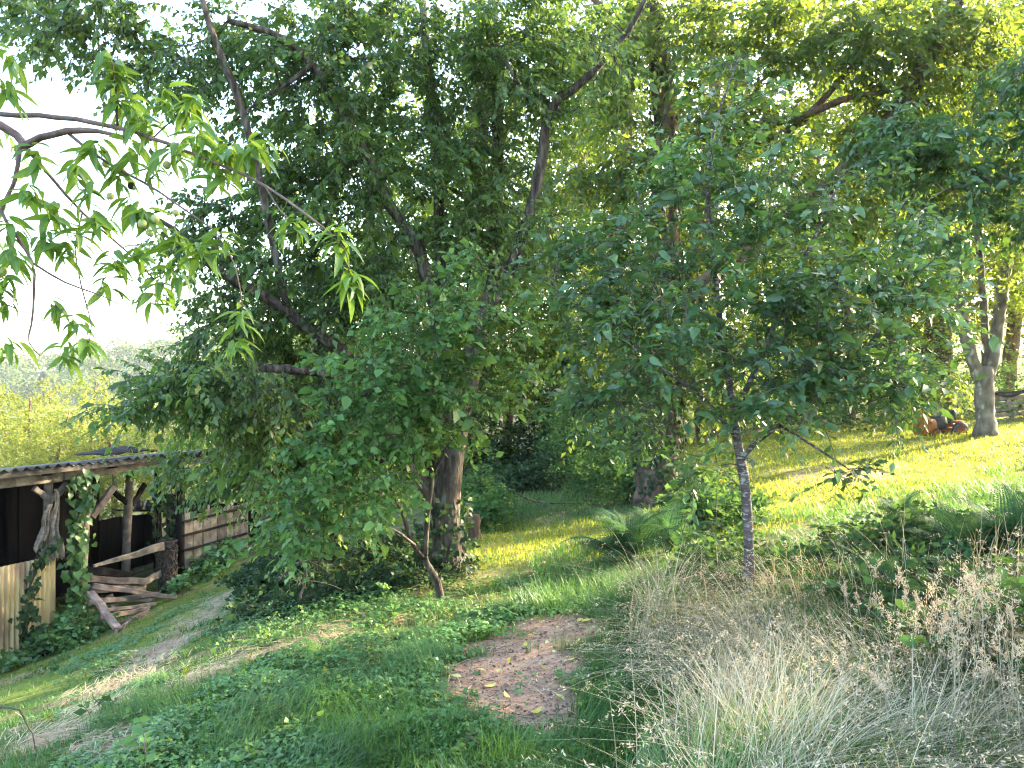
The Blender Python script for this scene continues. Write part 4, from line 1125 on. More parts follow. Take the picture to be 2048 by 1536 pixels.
def woods():
    back = [(560, 19, 1, .8, 'low bushy tree behind the shed end under the broken limb'), (700, 23, 0, .85, 'dappled tree behind the slanting lower limb of the big tree'),
            (850, 20, 1, .95, 'sunlit yellow-green tree straight behind the thick trunk'), (1010, 27, 0, .95, 'bushy woodland tree above the dark gap at the path end'),
            (1120, 21, 1, .9, 'yellow-lit tree between the upright limb and the ivy-clad trunk'), (1215, 29, 2, .85, 'taller tree deep in the wood behind the ivy-clad trunk'),
            (1440, 25, 0, .95, 'woodland tree behind the crown of the white-blotched sapling'), (1570, 30, 0, .9, 'tall lit tree behind the slanting upper limb'),
            (1700, 24, 0, .85, 'dense tree at the far edge of the lawn behind the sapling'), (1800, 29, 2, 1.05, 'tall backlit tree behind the orange machine'),
            (1900, 25.5, 0, .85, 'dense dark tree behind the left stem of the three-stemmed tree'), (2010, 29, 2, 1.1, 'tall tree behind the wooden pallet'), (2120, 25, 0, 1.1, 'woodland tree just beyond the pallet end')]
    for (px, Y, v, s, lab) in back:
        wood_tree('woodland_tree', px_x(px, Y), Y, v, s, lab, group='trees of the wood behind the orchard')
    deep = [(1180, 'deep wood tree behind the gap beside the ivy-clad trunk'), (1340, 'deep wood tree straight behind the ivy-clad trunk'), (1500, 'deep wood tree behind the fork of the white-blotched sapling'), (1660, 'deep wood tree behind the middle of the lawn'),
            (1820, 'deep wood tree behind the orange machine'), (1980, 'deep wood tree behind the three-stemmed trunk'), (2140, 'deep wood tree behind the end of the pallets')]
    for i, (px, lab) in enumerate(deep):
        Y = 36 + (i * 5) % 7
        wood_tree('woodland_tree', px_x(px, Y), Y, i % 3, 1.05, lab, group='second row of the wood')
woods()
def tall_trees():
    for (px, Y, v, s, lab) in ((760, 24, 2, 1.15, 'tall tree whose top shows between the upright limbs of the big tree'), (930, 21, 2, 1.1, 'tall tree behind the fork of the big tree'), (1110, 25, 2, 1.25, 'tall tree filling the gap beside the long upper limb'), (1235, 20, 2, 1.15, 'tall tree directly behind the ivy-clad trunk'),
                               (1420, 22, 2, 1.3, 'tall tree above the sapling crown'), (1640, 27, 2, 1.5, 'tall backlit tree under the slanting limb'), (1850, 26, 2, 1.5, 'tall backlit tree above the three-stemmed tree'), (2075, 26, 2, 1.5, 'tall tree at the picture edge behind the pallet')):
        wood_tree('woodland_tree', px_x(px, Y), Y, v, s, lab, group='tall trees closing the orchard')
tall_trees()
def shade_trees():
    # the wood goes on up the slope beside the viewer; its trees shade the orchard
    for (x, y, v, s, lab) in ((12.5, 10.7, 2, 1.15, 'woodland tree on the bank beside the lawn, closest to the lawn gap'), (10.5, 3.6, 2, 1.15, 'woodland tree on the bank level with the viewer'),
                              (11, -1.5, 0, 1.3, 'woodland tree on the bank behind the viewer'), (17.5, 8.0, 2, 1.3, 'second-row woodland tree on the bank beside the lawn'), (16, 1, 2, 1.3, 'second-row woodland tree on the bank'),
                              (21, 13.5, 2, 1.1, 'woodland tree farther along the bank')):
        wood_tree('bank_tree', x, y, v, s, lab, group='trees of the bank beside the lawn')
shade_trees()
def far_trees():
    spots = [(-40, 26, 0, 760, 'bushy sunlit tree in the valley at the picture edge beyond the shed'), (45, 33, 1, 772, 'pale yellow-green tree beyond the roof end'), (110, 29, 1, 800, 'sunlit round tree beyond the middle of the shed roof'),
             (185, 36, 0, 742, 'tallest sunlit valley tree below the hill'), (225, 30, 1, 805, 'sunlit tree beyond the dark sheet on the roof'), (290, 35, 0, 775, 'sunlit tree partly behind the hanging leaves of the big tree'),
             (350, 30, 1, 800, 'sunlit valley tree beyond the roof corner'), (430, 35, 1, 770, 'sunlit valley tree behind the lowest branches of the big tree'), (105, 44, 0, 757, 'far sunlit tree under the skyline'), (0, 46, 0, 764, 'far pale tree at the skyline'),
             (520, 38, 0, 740, 'valley tree hidden behind the big crown'), (-150, 33, 2, 720, 'valley tree just outside the picture'), (640, 34, 0, 720, 'valley tree glimpsed below the broken limb')]
    for (px, Y, v, ty, lab) in spots:
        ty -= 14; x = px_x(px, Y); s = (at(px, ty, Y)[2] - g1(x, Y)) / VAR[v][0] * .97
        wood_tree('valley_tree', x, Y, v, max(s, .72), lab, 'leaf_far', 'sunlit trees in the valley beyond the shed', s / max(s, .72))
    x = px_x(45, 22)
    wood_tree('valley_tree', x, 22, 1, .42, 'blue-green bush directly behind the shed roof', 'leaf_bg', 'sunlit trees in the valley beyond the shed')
far_trees()

def far_hill():
    # wooded ridge beyond the valley
    xs = np.linspace(-420, 40, 60); ys = np.linspace(190, 420, 26)
    X, Y = np.meshgrid(xs, ys, indexing='ij')
    pr = np.clip((X + 260) / 160, 0, 1)
    ridge = np.exp(-((Y - 320) / 70) ** 2)
    Z = -10 + ridge * (11 + 13 * pr * pr * (3 - 2 * pr)) + (fbm(X, Y, .03, 2) - .5) * 6
    i = np.arange(59)[:, None] * 26; j = np.arange(25)[None]
    mb = MB(); mb.add(np.stack([X, Y, Z], -1).reshape(-1, 3), None, np.stack([i + j, i + 26 + j, i + 27 + j, i + j + 1], -1).reshape(-1, 4))
    part('hill', mb, M['ground_hill'], None, kind='structure')
    n = 340
    x = rng.uniform(-250, -50, n); y = rng.uniform(225, 325, n)
    pr = np.clip((x + 260) / 160, 0, 1)
    z = -10 + np.exp(-((y - 320) / 70) ** 2) * (11 + 13 * pr * pr * (3 - 2 * pr))
    h = rng.uniform(6, 11, n)
    K = 70
    q = norm(rng.normal(0, 1, (n, K, 3))); q[..., 2] = np.abs(q[..., 2]) * 1.2 - .2
    P = np.stack([x, y, z + h * .45], -1)[:, None] + q * np.stack([h * .42, h * .42, h * .5], -1)[:, None] * rng.uniform(.75, 1.05, (n, K, 1))
    mb = MB(); add_leaves(mb, P.reshape(-1, 3), (q + rng.normal(0, .8, q.shape)).reshape(-1, 3), q.reshape(-1, 3) + np.array([0, 0, .5]), rng.uniform(.9, 2.0, n * K), (LEAF4[0] * np.array([1.6, 1, 1]), LEAF4[1]))
    part('far_wood', mb, M['leaf_farwood'], None, kind='stuff')
    # dark conifers on the skyline
    for k, (px, py, Y, hh, lab) in enumerate(((86, 741, 230, 9, 'small lone conifer on the low skyline'), (165, 722, 250, 11, 'dark blue conifer group peak under the peach leaves'), (238, 710, 260, 12, 'dark conifer on the rising skyline beside the big tree'))):
        p = at(px, py, Y); b = p - np.array([0, 0, hh])
        t = thing('conifer', b, lab, 'tree')
        m = MB(); tube(m, np.array([b - [0, 0, 6], b + [0, 0, hh * .5], p]), [.3, .2, .03], 6); part('trunk', m, M['bark'], t)
        m = MB(); nn = 420
        u = rng.random(nn) ** .8; a = rng.uniform(0, 6.28, nn); rr = (1 - u) * hh * .26 * rng.uniform(.5, 1, nn)
        o = np.stack([np.cos(a), np.sin(a), np.zeros(nn)], -1)
        add_leaves(m, b + o * rr[:, None] + np.stack([0 * u, 0 * u, u * hh], -1), o + np.array([0, 0, -.5]), np.array([0, 0, 1.]) + o * .3, rng.uniform(.7, 1.3, nn), (LEAF4[0] * np.array([1.2, 1, 1]), LEAF4[1]))
        part('crown', m, M['leaf_ivy'], t, kind='stuff')
M['ground_hill'] = rough_mat('hill_ground', [(.3, (.05, .08, .025)), (.7, (.10, .13, .04))], .4, .95, 0)
M['leaf_farwood'] = leaf_mat('far_wood_leaf', [(0, (.03, .065, .02)), (.6, (.06, .10, .03)), (1, (.11, .14, .04))], (.2, .26, .04), .25, .7, .1, .3)
far_hill()

# ------------------------------------------------------------------ shed
SO = np.array([-5.96, 9.0]); SU = np.array([.417, .909]); SV = np.array([-.909, .417])
def sh(a, b, z):
    p = SO + SU * a + SV * b
    return np.array([p[0], p[1], z])
def sg(a, b=0):
    p = SO + SU * a + SV * b
    return g1(p[0], p[1])
def on_line(px, b=0):
    k = (px - 1024) / F
    O = SO + SV * b
    return (k * O[1] - O[0]) / (SU[0] - k * SU[1])
def sp(px, py, b=0):
    """point of the vertical plane at depth b behind the shed front, seen at that pixel"""
    a = on_line(px, b); p = SO + SU * a + SV * b
    return np.array([p[0], p[1], EYE - (py - 768) / F * p[1]])
EAVE = .54
ZU = np.array([SU[0], SU[1], 0]); ZV = np.array([SV[0], SV[1], 0])
def corrugated(width, length, pitch=.076, amp=.012, th=.0015):
    """points of a corrugated sheet: u across, v along"""
    nu = int(width / pitch * 8); us = np.linspace(0, width, nu); hs = amp * np.sin(us / pitch * 2 * math.pi)
    return us, hs
def sheet(mb, o, du, dv, width, length, pitch=.076, amp=.012, sag=0.0):
    us, hs = corrugated(width, length, pitch, amp)
    n = norm(np.cross(du, dv))
    vs = np.linspace(0, length, 5)
    tilt = rng.normal(0, .006)
    V = []
    for side in (0, -.003):
        for v in vs:
            for u, h in zip(us, hs):
                V.append(o + du * u + dv * v + n * (h + side + tilt * u - sag * math.sin(v / length * math.pi)))
    nu, nv = len(us), len(vs); m = nu * nv
    Q = []
    for j in range(nv - 1):
        for i in range(nu - 1):
            a = j * nu + i
            Q += [(a, a + 1, a + nu + 1, a + nu), (m + a, m + a + nu, m + a + nu + 1, m + a + 1)]
    for i in range(nu - 1):
        Q += [(i, m + i, m + i + 1, i + 1)]; k = (nv - 1) * nu
        Q += [(k + i, k + i + 1, m + k + i + 1, m + k + i)]
    mb.add(np.array(V), None, Q)

def shed():
    base = sh(1.0, 0, sg(1.0))
    t = thing('open_shed', base, 'low tumbledown timber shed with open front and corrugated roof below the valley trees', 'shed')
    # roof sheets, one object each
    for k in range(9):
        a0 = -2.6 + k * .82
        mb = MB()
        sheet(mb, sh(a0, -.22 - .03 * (k % 2), EAVE + .055 + .012 * (k % 2)), ZU, norm(ZV + np.array([0, 0, -.10])), .86, 2.9, .13, .022)
        part('roof_sheet', mb, M['tin_roof'], t)
    def bm(name, p0, p1, wd, th, mat='wood', up=(0, 0, 1), taper=1, warp=.004):
        mb = MB(); beam(mb, p0, p1, wd, th, up, taper, warp); return part(name, mb, M[mat], t, False)
    # eave plate in lengths, front
    bm('beam', sh(-2.7, 0, EAVE - .08), sh(.75, 0, EAVE - .10), .12, .09)
    bm('beam', sh(.78, .01, EAVE - .085), sh(2.3, .0, EAVE - .075), .12, .09)
    bm('beam', sh(2.34, .01, EAVE - .08), sh(4.3, 0, EAVE - .07), .11, .09)
    bm('fascia', sh(-2.7, -.19, EAVE + .01), sh(2.1, -.19, EAVE + .02), .07, .02)
    bm('fascia', sh(2.12, -.19, EAVE + .02), sh(4.35, -.19, EAVE + .03), .08, .02, 'wood_dark')
    for k in range(8):
        a = -2.2 + k * .9
        bm('rafter', sh(a, -.16, EAVE - .005), sh(a, 2.45, EAVE - .24), .09, .05, 'wood_dark')
    bm('beam', sh(-2.7, 2.35, EAVE - .33), sh(4.3, 2.35, EAVE - .33), .10, .08, 'wood_dark')
    bm('beam', sh(4.25, .05, EAVE - .15), sh(4.25, 2.3, EAVE - .34), .10, .07, 'wood_dark')
    # front posts
    def post(a, b, r, mat='wood', lean=0.0, top=EAVE - .13):
        mb = MB(); z0 = sg(a, b) - .12
        P = np.linspace(sh(a + lean, b, z0), sh(a, b, top), 8) + rng.normal(0, .006, (8, 3))
        tube(mb, P, np.linspace(r * 1.08, r * .94, 8), 9, .04); return part('post', mb, M[mat], t)
    pa, pb, pe = on_line(98), on_line(172), on_line(361)
    post(pa, .02, .055); post(pb, -.02, .062, 'wood', -.1); post(pe, 0, .055, 'wood_dark'); post(4.2, 0, .05, 'wood_dark'); post(-1.2, 0, .06)
    post(on_line(262, .75), .75, .06, 'wood', -.12, EAVE - .07); post(on_line(316, 1.1), 1.1, .06, 'wood_dark')
    for a in (-2.4, -1.0, .3, 1.6, 2.9, 4.2): post(a, 2.35, .05, 'wood_dark', 0, EAVE - .38)
    # braces
    bm('brace', sp(103, 1004), sp(68, 976), .065, .05); bm('brace', sp(104, 1000), sp(134, 968), .075, .05)
    bm('brace', sp(184, 1034, -.02), sp(228, 974, -.02), .085, .06, 'wood_pink'); bm('brace', sp(345, 952), sp(366, 985), .07, .05)
    bm('brace', sp(262, 1012, .75), sp(226, 982, .75), .07, .05, 'wood_dark'); bm('brace', sp(264, 1010, .75), sp(290, 968, .75), .07, .05, 'wood_dark')
    # back wall: upright boards, each an object; full height at one end, half height at the other
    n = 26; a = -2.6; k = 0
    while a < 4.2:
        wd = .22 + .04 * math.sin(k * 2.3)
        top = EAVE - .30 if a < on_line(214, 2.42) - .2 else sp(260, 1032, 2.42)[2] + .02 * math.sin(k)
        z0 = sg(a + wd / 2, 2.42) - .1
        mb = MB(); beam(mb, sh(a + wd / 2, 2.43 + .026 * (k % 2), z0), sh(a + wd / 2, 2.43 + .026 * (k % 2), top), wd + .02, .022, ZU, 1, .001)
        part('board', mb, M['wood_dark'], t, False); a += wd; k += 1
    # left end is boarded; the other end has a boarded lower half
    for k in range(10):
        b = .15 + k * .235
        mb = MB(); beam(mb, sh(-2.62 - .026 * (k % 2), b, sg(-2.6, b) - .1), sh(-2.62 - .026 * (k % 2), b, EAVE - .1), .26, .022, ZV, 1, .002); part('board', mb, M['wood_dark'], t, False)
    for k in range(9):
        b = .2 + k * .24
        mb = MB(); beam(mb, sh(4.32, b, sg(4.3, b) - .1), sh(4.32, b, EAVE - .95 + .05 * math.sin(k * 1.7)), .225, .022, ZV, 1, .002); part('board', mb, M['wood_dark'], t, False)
    # boarded bay to the right of the wrapped stump
    a0, a1 = on_line(364), on_line(482)
    k = 0; a = a0
    while a < a1:
        wd = .16 + .03 * math.sin(k * 1.9)
        p = sh(a + wd / 2, -.03, 0)
        mb = MB(); beam(mb, sh(a + wd / 2, -.04, sg(a, -.04) - .08), sh(a + wd / 2, -.04, -.30 - .06 * math.sin(k * 2.2)), wd - .01, .022, ZU, 1, .003)
        part('board', mb, M['wood'], t, False); a += wd; k += 1
    for z in (-.42, -.62, -.84):
        bm('rail', sh(a0 - .05, -.075, z), sh(a1 + .05, -.075, z + .03), .035, .03, 'wood_dark')
    # things on the shelf in the back gap
    bm('shelf', sp(232, 1020, 2.25), sp(322, 1022, 2.25), .03, .18, 'wood_dark', (0, 0, 1))
    return t
shed()
def shelf_jars():
    for px, hh, r in ((277, .20, .07), (296, .17, .06)):
        p = sp(px, 1021, 2.25); p[2] += .016
        mb = MB(); z = np.array([0, .35, .7, .8, .85, 1.0]) * hh
        tube(mb, p + np.stack([0 * z, 0 * z, z], -1), np.array([.9, 1, .98, .6, .45, .48]) * r, 12)
        solo('bottle', mb, M['black'], p, 'dark bottle standing on the shelf in the shed gap' + (', bigger one' if r > .065 else ', smaller one'), 'bottle')
shelf_jars()

def tarp():
    p = sh(on_line(238, .4), .35, EAVE + .075)
    mb = MB(); n, m_ = 16, 9; V = []
    for i in range(n):
        for j in range(m_):
            u, v = i / (n - 1), j / (m_ - 1)
            z = .015 + .075 * math.sin(math.pi * u) ** .7 * math.sin(math.pi * min(1, v * 1.05 + .05)) + .012 * math.sin(u * 19 + v * 5)
            V.append(p + ZU * (u - .5) * .85 + ZV * (v - .35) * .6 + np.array([0, 0, z]))
    mb.add(V, None, [(i * m_ + j, i * m_ + j + 1, (i + 1) * m_ + j + 1, (i + 1) * m_ + j) for i in range(n - 1) for j in range(m_ - 1)])
    o = solo('plastic_sheet', mb, M['tarp'], p, 'humped black plastic sheet lying on the shed roof', 'sheet')
    md = o.modifiers.new('thick', 'SOLIDIFY'); md.thickness = .012
tarp()

def front_panel():
    a1 = on_line(106, -.12); z = -.56
    t = thing('corrugated_fence', sh(-.6, -.12, sg(-.6, -.12)), 'tan corrugated sheets standing upright as a low fence before the shed', 'fence')
    w0 = .72; a = a1 - w0; k = 0
    while a > -2.9:
        mb = MB()
        zz = sp(104, 1112, -.12)[2] - .01 * k
        sheet(mb, sh(a, -.12 - .014 * (k % 2), zz), ZU, np.array([0, 0, -1.]) + ZU * .01 * (k % 2), w0 + .04, zz - min(sg(a, -.12), sg(a + w0, -.12)) + .12, .062, .011)
        part('corrugated_sheet', mb, M['tin_tan'], t)
        a -= w0; k += 1
    mb = MB(); beam(mb, sh(-2.9, -.075, -.75), sh(a1 - .02, -.075, -.73), .07, .04); part('rail', mb, M['wood'], t)
    for a in (-2.0, -.9, .15):
        mb = MB(); beam(mb, sh(a, -.03, sg(a) - .1), sh(a, -.03, -.62), .07, .05, ZU); part('stake', mb, M['wood'], t)
front_panel()

def pile():
    def plank(p0, p1, wd, th, lab, mat='wood', taper=1, up=(0, 0, 1), cat='plank', name='plank'):
        mb = MB(); beam(mb, p0, p1, wd, th, up, taper, .006)
        b = (np.asarray(p0) + np.asarray(p1)) / 2
        solo(name, mb, M[mat], b, lab, cat, 'broken planks heaped at the shed front', False)
    def S_(px, py, b):
        p = sp(px, py, b)
        if p[2] < g1(p[0], p[1]) + .02:
            p = G(px, py) + np.array([0, 0, .025])
        return p
    plank(S_(327, 1092, -.22), S_(188, 1132, -.22), .115, .04, 'grey plank with a tapered end sloping up to the wrapped stump', 'wood', .3)
    plank(S_(156, 1158, -.16), S_(293, 1163, -.20), .085, .05, 'topmost level plank of the heap butting the post', 'wood_pink')
    plank(S_(186, 1172, -.26), S_(352, 1198, -.30), .075, .045, 'long reddish plank falling towards the stump foot', 'wood_pink', .7)
    plank(S_(176, 1180, -.18), S_(290, 1176, -.16), .09, .04, 'half hidden plank second in the heap', 'wood')
    plank(S_(192, 1199, -.24), S_(308, 1200, -.34), .045, .04, 'thin batten under the long reddish plank', 'wood_pink')
    plank(S_(206, 1221, -.42), S_(313, 1207, -.46), .04, .04, 'thin round-edged pole low in the heap', 'wood')
    plank(S_(180, 1184, -.30), S_(236, 1262, -.60), .10, .035, 'wide plank leaning steeply down to the grass', 'wood_pink', 1, tuple(ZU))
    plank(S_(218, 1190, -.22), S_(236, 1232, -.35), .09, .03, 'short pale board standing behind the steep plank', 'wood', 1, tuple(ZU))
    plank(S_(228, 1262, -.62), S_(297, 1228, -.66), .09, .03, 'curved bark slab lying on the grass at the heap foot', 'wood_pink', .8)
    plank(S_(232, 1268, -.70), S_(262, 1245, -.72), .05, .03, 'small chip of slab beside the curved bark slab', 'wood', .8)
    plank(S_(282, 1166, -.12), S_(322, 1146, -.12), .09, .03, 'green-grey board rising from the heap to the stump', 'wood')
    plank(S_(196, 1198, -.1), S_(270, 1185, -.06), .14, .03, 'dark wide board at the back of the heap', 'wood_dark')
    plank(S_(165, 1140, -.10), S_(262, 1150, -.05), .10, .03, 'dark upper board behind the level plank', 'wood_dark')
    plank(S_(178, 1206, -.30), S_(318, 1188, -.34), .06, .035, 'grey lath crossing the lower heap', 'wood')
    plank(S_(200, 1236, -.45), S_(300, 1216, -.5), .07, .03, 'broken board end lying flat in the vine leaves', 'wood_pink', .6)
    # log by the fence
    p0, p1 = S_(75, 1292, -.4), S_(112, 1266, -.45)
    p0[2] = g1(p0[0], p0[1]) + .05; p1[2] = g1(p1[0], p1[1]) + .05
    mb = MB(); tube(mb, np.linspace(p0, p1, 7) + rng.normal(0, .008, (7, 3)), .055, 10, .06)
    solo('log', mb, M['bark'], (p0 + p1) / 2, 'short dark log lying at the foot of the corrugated fence', 'log')
    p0, p1 = S_(118, 1290, -.5), S_(150, 1240, -.55)
    mb = MB(); tube(mb, np.linspace(p0, p1, 6) + rng.normal(0, .01, (6, 3)), np.linspace(.03, .02, 6), 8, .08)
    solo('dead_stick', mb, M['wood'], (p0 + p1) / 2, 'pale broken stick sticking up from the vine leaves', 'stick')
pile()

def wrapped_stump():
    a = on_line(336, -.12); z0 = sg(a, -.12)
    b = sh(a, -.12, z0)
    t = thing('wrapped_stump', b, 'gatepost stump wrapped in a shaggy mass of dead roots at the plank heap end', 'stump')
    zt = sp(336, 1084, -.12)[2]
    mb = MB(); P = np.linspace(b - [0, 0, .08], [b[0], b[1], zt], 9)
    tube(mb, P, np.linspace(.10, .085, 9), 10, .12); part('core', mb, M['root'], t)
    mb = MB(); n = 260
    A = rng.uniform(0, 6.28, n); h0 = rng.uniform(.0, 1, n)
    K = 6; tt = np.linspace(0, 1, K)
    zz = z0 + (zt - z0) * np.clip(h0[:, None] + tt * rng.normal(0, .35, (n, 1)), 0.0, 1.03)
    aa = A[:, None] + tt * rng.normal(0, 1.4, (n, 1)); rr = .10 + .035 * rng.random((n, K))
    PP = np.stack([b[0] + np.cos(aa) * rr, b[1] + np.sin(aa) * rr, zz], -1)
    tubes(mb, PP, np.broadcast_to(rng.uniform(.004, .010, (n, 1)), (n, K)), 4)
    part('root_mat', mb, M['root'], t, kind='stuff')
wrapped_stump()

def rag():
    def cloth(pxs, wtop, wbot, phase):
        n, m_ = 16, 12; V = []
        P, _ = spline([sp(px, py, -.09 - .02 * k) for k, (px, py) in enumerate(pxs)], [1] * len(pxs), .05)
        ii = np.linspace(0, len(P) - 1, n).astype(int)
        for i in range(n):
            u = i / (n - 1); w_ = wtop + (wbot - wtop) * u
            for j in range(m_):
                v = j / (m_ - 1) - .5
                rag_ = .035 * math.sin(j * 2.7 + phase) * (u > .93)
                edge = 1 + .18 * math.sin(u * 17 + phase) * (abs(v) > .35)
                V.append(P[ii[i]] + ZU * (v * w_ * edge + .02 * math.sin(u * 9 + phase)) + ZV * (-.03 * math.sin(v * 11 + u * 3 + phase) * (.4 + u)) + np.array([0, 0, rag_]))
        mb = MB(); mb.add(V, None, [(i * m_ + j, i * m_ + j + 1, (i + 1) * m_ + j + 1, (i + 1) * m_ + j) for i in range(n - 1) for j in range(m_ - 1)])
        return mb
    for pxs, a_, b_, ph, lab in (([(110, 978), (112, 1020), (108, 1060), (108, 1088), (115, 1118)], .05, .16, .3, 'longer torn strip of sacking hanging from the shed post'),
                                 ([(98, 1010), (93, 1040), (86, 1062), (80, 1100)], .05, .10, 2.1, 'shorter ragged strip of sacking on the shed post')):
        mb = cloth(pxs, a_, b_, ph)
        o = solo('sacking', mb, M['rag'], sp(*pxs[0], -.09), lab, 'sacking')
        md = o.modifiers.new('thick', 'SOLIDIFY'); md.thickness = .006
rag()

def vines():
    def vine(path, n, label, b, spread, size, seed, mat='leaf_vine', pick=300):
        P, _ = spline([sp(px, py, bb) for (px, py, bb) in path], [1] * len(path), .05, 0)
        root = P[0].copy(); root[2] = g1(root[0], root[1])
        t = thing('climbing_vine', root, label, 'vine')
        mb = MB()
        for k in range(4):
            q = P + np.cumsum(rng.normal(0, .012, P.shape), 0) * .6
            tube(mb, q, np.linspace(.007, .003, len(q)), 5, cap=False)
        part('stem', mb, M['twig'], t)
        i = rng.integers(0, len(P), n)
        pos = P[i] + (rng.normal(0, 1, (n, 1)) * ZU + -np.abs(rng.normal(0, .6, (n, 1))) * ZV) * spread + rng.normal(0, .03, (n, 3))
        d = np.array([0, 0, -1.]) + rng.normal(0, .4, (n, 3)) - ZV * .3
        nr = -ZV * .9 + np.array([0, 0, .5]) + rng.normal(0, .35, (n, 3))
        sz = size * rng.uniform(.6, 1.25, n)
        idx = largest(pos, sz, pick); mask = np.ones(n, bool); mask[idx] = False
        leaf_objects(pos[idx], d[idx], nr[idx], sz[idx], HEART, M[mat], t)
        if mask.any():
            mb = MB(); add_leaves(mb, pos[mask], d[mask], nr[mask], sz[mask], HEART); part('foliage', mb, M[mat], t, kind='stuff')
    vine([(150, 1270, -.2), (146, 1200, -.15), (148, 1120, -.12), (156, 1050, -.1), (162, 990, -.1), (165, 945, -.12)], 330, 'vine with heart-shaped leaves climbing to the shed eave beside the front post', 0, .085, .095, 1)
    vine([(58, 1330, -.22), (52, 1260, -.2), (52, 1200, -.18), (66, 1140, -.17), (80, 1115, -.16), (100, 1085, -.2)], 130, 'sparse vine trailing over the tan corrugated fence', 0, .05, .085, 2, 'leaf_ivy')
    vine([(318, 1190, 1.0), (316, 1120, 1.0), (314, 1040, 1.0), (318, 990, 1.0)], 90, 'dark vine on the inner post within the shed gap', 0, .06, .085, 3, 'leaf_ivy')
    vine([(345, 1150, .2), (338, 1080, .2), (336, 1010, .2), (345, 960, .1)], 80, 'dark vine hanging at the shed end above the wrapped stump', 0, .06, .085, 4, 'leaf_ivy')
    # leaves piled at the foot of the shed
    c = []
    for k in range(46):
        px = random.uniform(100, 230); b = random.uniform(-.75, -.1)
        if px > 168 and random.random() < .75: continue
        a = on_line(px, b); p = sh(a, b, 0); p[2] = g1(p[0], p[1]) + random.uniform(.03, .34) * (1 if px < 165 else .4); c.append(p)
    for k in range(16):
        px = random.uniform(0, 110); b = random.uniform(-.6, -.2)
        a = on_line(px, b); p = sh(a, b, 0); p[2] = g1(p[0], p[1]) + random.uniform(.03, .16); c.append(p)
    for k in range(34):
        px = random.uniform(340, 470); b = random.uniform(-.6, .05)
        a = on_line(px, b); p = sh(a, b, 0); p[2] = g1(p[0], p[1]) + random.uniform(.03, .2); c.append(p)
    bush_stuff('undergrowth', M['leaf_cover'], c, .07, LEAF4B, .3)
vines()

# ------------------------------------------------------------------ ferns
def frond_mesh(mat, length=1.0, pairs=26, name='frond'):
    """an arching frond along +Y with toothed leaflets"""
    mb = MB(); K = 18
    t = np.linspace(0, 1, K)
    ry = length * (t - .12 * t ** 3); rz = length * (.62 * t - .62 * t ** 2.3)
    P = np.stack([np.zeros(K), ry, rz], -1)
    tube(mb, P, np.linspace(.006, .0015, K) * length, 5, cap=False)
    for i in range(pairs):
        u = .14 + .86 * (i + .5) / pairs
        k = u * (K - 1); a = int(k); f = k - a; b = min(a + 1, K - 1)
        p = P[a] * (1 - f) + P[b] * f; tan = norm(P[b] - P[max(a - 1, 0)])
        ln = length * .27 * math.sin(math.pi * (u * .80 + .16)) ** .9 * (1.05 - u * .45)
        for sgn in (-1, 1):
            d = norm(np.array([sgn, 0, 0]) + tan * .35 + np.array([0, 0, -.14]))
            n = norm(np.cross(np.array([1., 0, 0]), tan)); s = np.cross(d, n)
            m = 7
            V = [p]; T = []
            for q in range(m):
                c = p + d * ln * ((q + .2) / m) - np.array([0, 0, 1]) * ln * .14 * (q / m) ** 2
                ww = ln * .135 * (1 - q / m) + .002 * length
                o = len(V)
                V += [c, c + d * ln / m * .85, c + s * ww + d * ln / m * .75, c - s * ww + d * ln / m * .75]
                T += [(o, o + 1, o + 2), (o, o + 3, o + 1)]
            mb.add(np.array(V), np.array(T))
    return mb.mesh(name, mat)
FR = frond_mesh(M['fern'], 1.0, 26); FR2 = frond_mesh(M['fern'], 1.0, 22); FRB = frond_mesh(M['fern_bright'], 1.0, 16)
def fern(px, py, n, ln, label, mesh=(FR, FR2), az=None, tilt=(-.1, .5), lift=0.0):
    b = G(px, py); b[2] += lift
    t = thing('fern', b, label, 'fern')
    for k in range(n):
        o = link('frond', mesh[k % len(mesh)], t)
        a = (k / n * 2 * math.pi if az is None else az[0] + (az[1] - az[0]) * k / max(1, n - 1)) + random.uniform(-.25, .25)
        o.rotation_euler = Quaternion((0, 0, 1), a).to_matrix().to_4x4().to_3x3().to_euler()
        o.rotation_euler = (Matrix.Rotation(a, 3, 'Z') @ Matrix.Rotation(random.uniform(*tilt), 3, 'X') @ Matrix.Rotation(random.uniform(-.25, .25), 3, 'Y')).to_euler()
        s_ = ln * random.uniform(.75, 1.1); o.scale = (s_, s_, s_)
fern(1255, 1126, 22, .80, 'large dark fern clump at the foot of the ivy-clad tree', tilt=(.05, .95))
fern(1335, 1108, 11, .75, 'smaller fern half overlapping the large fern clump', tilt=(.3, .95))
fern(1930, 1155, 14, .62, 'fern with spreading fronds above the seeding dry grass', tilt=(.25, 1.0), lift=.12)
fern(2030, 1160, 12, .75, 'upright fern at the picture edge above the dry grass', tilt=(.4, 1.1), lift=.12)
fern(1800, 1090, 10, .55, 'upright fern standing against the sunlit lawn', tilt=(.4, 1.1), lift=.1)
fern(648, 1320, 6, .26, 'tiny yellow-green fern growing by the straw heap', (FRB,), tilt=(.1, .7))

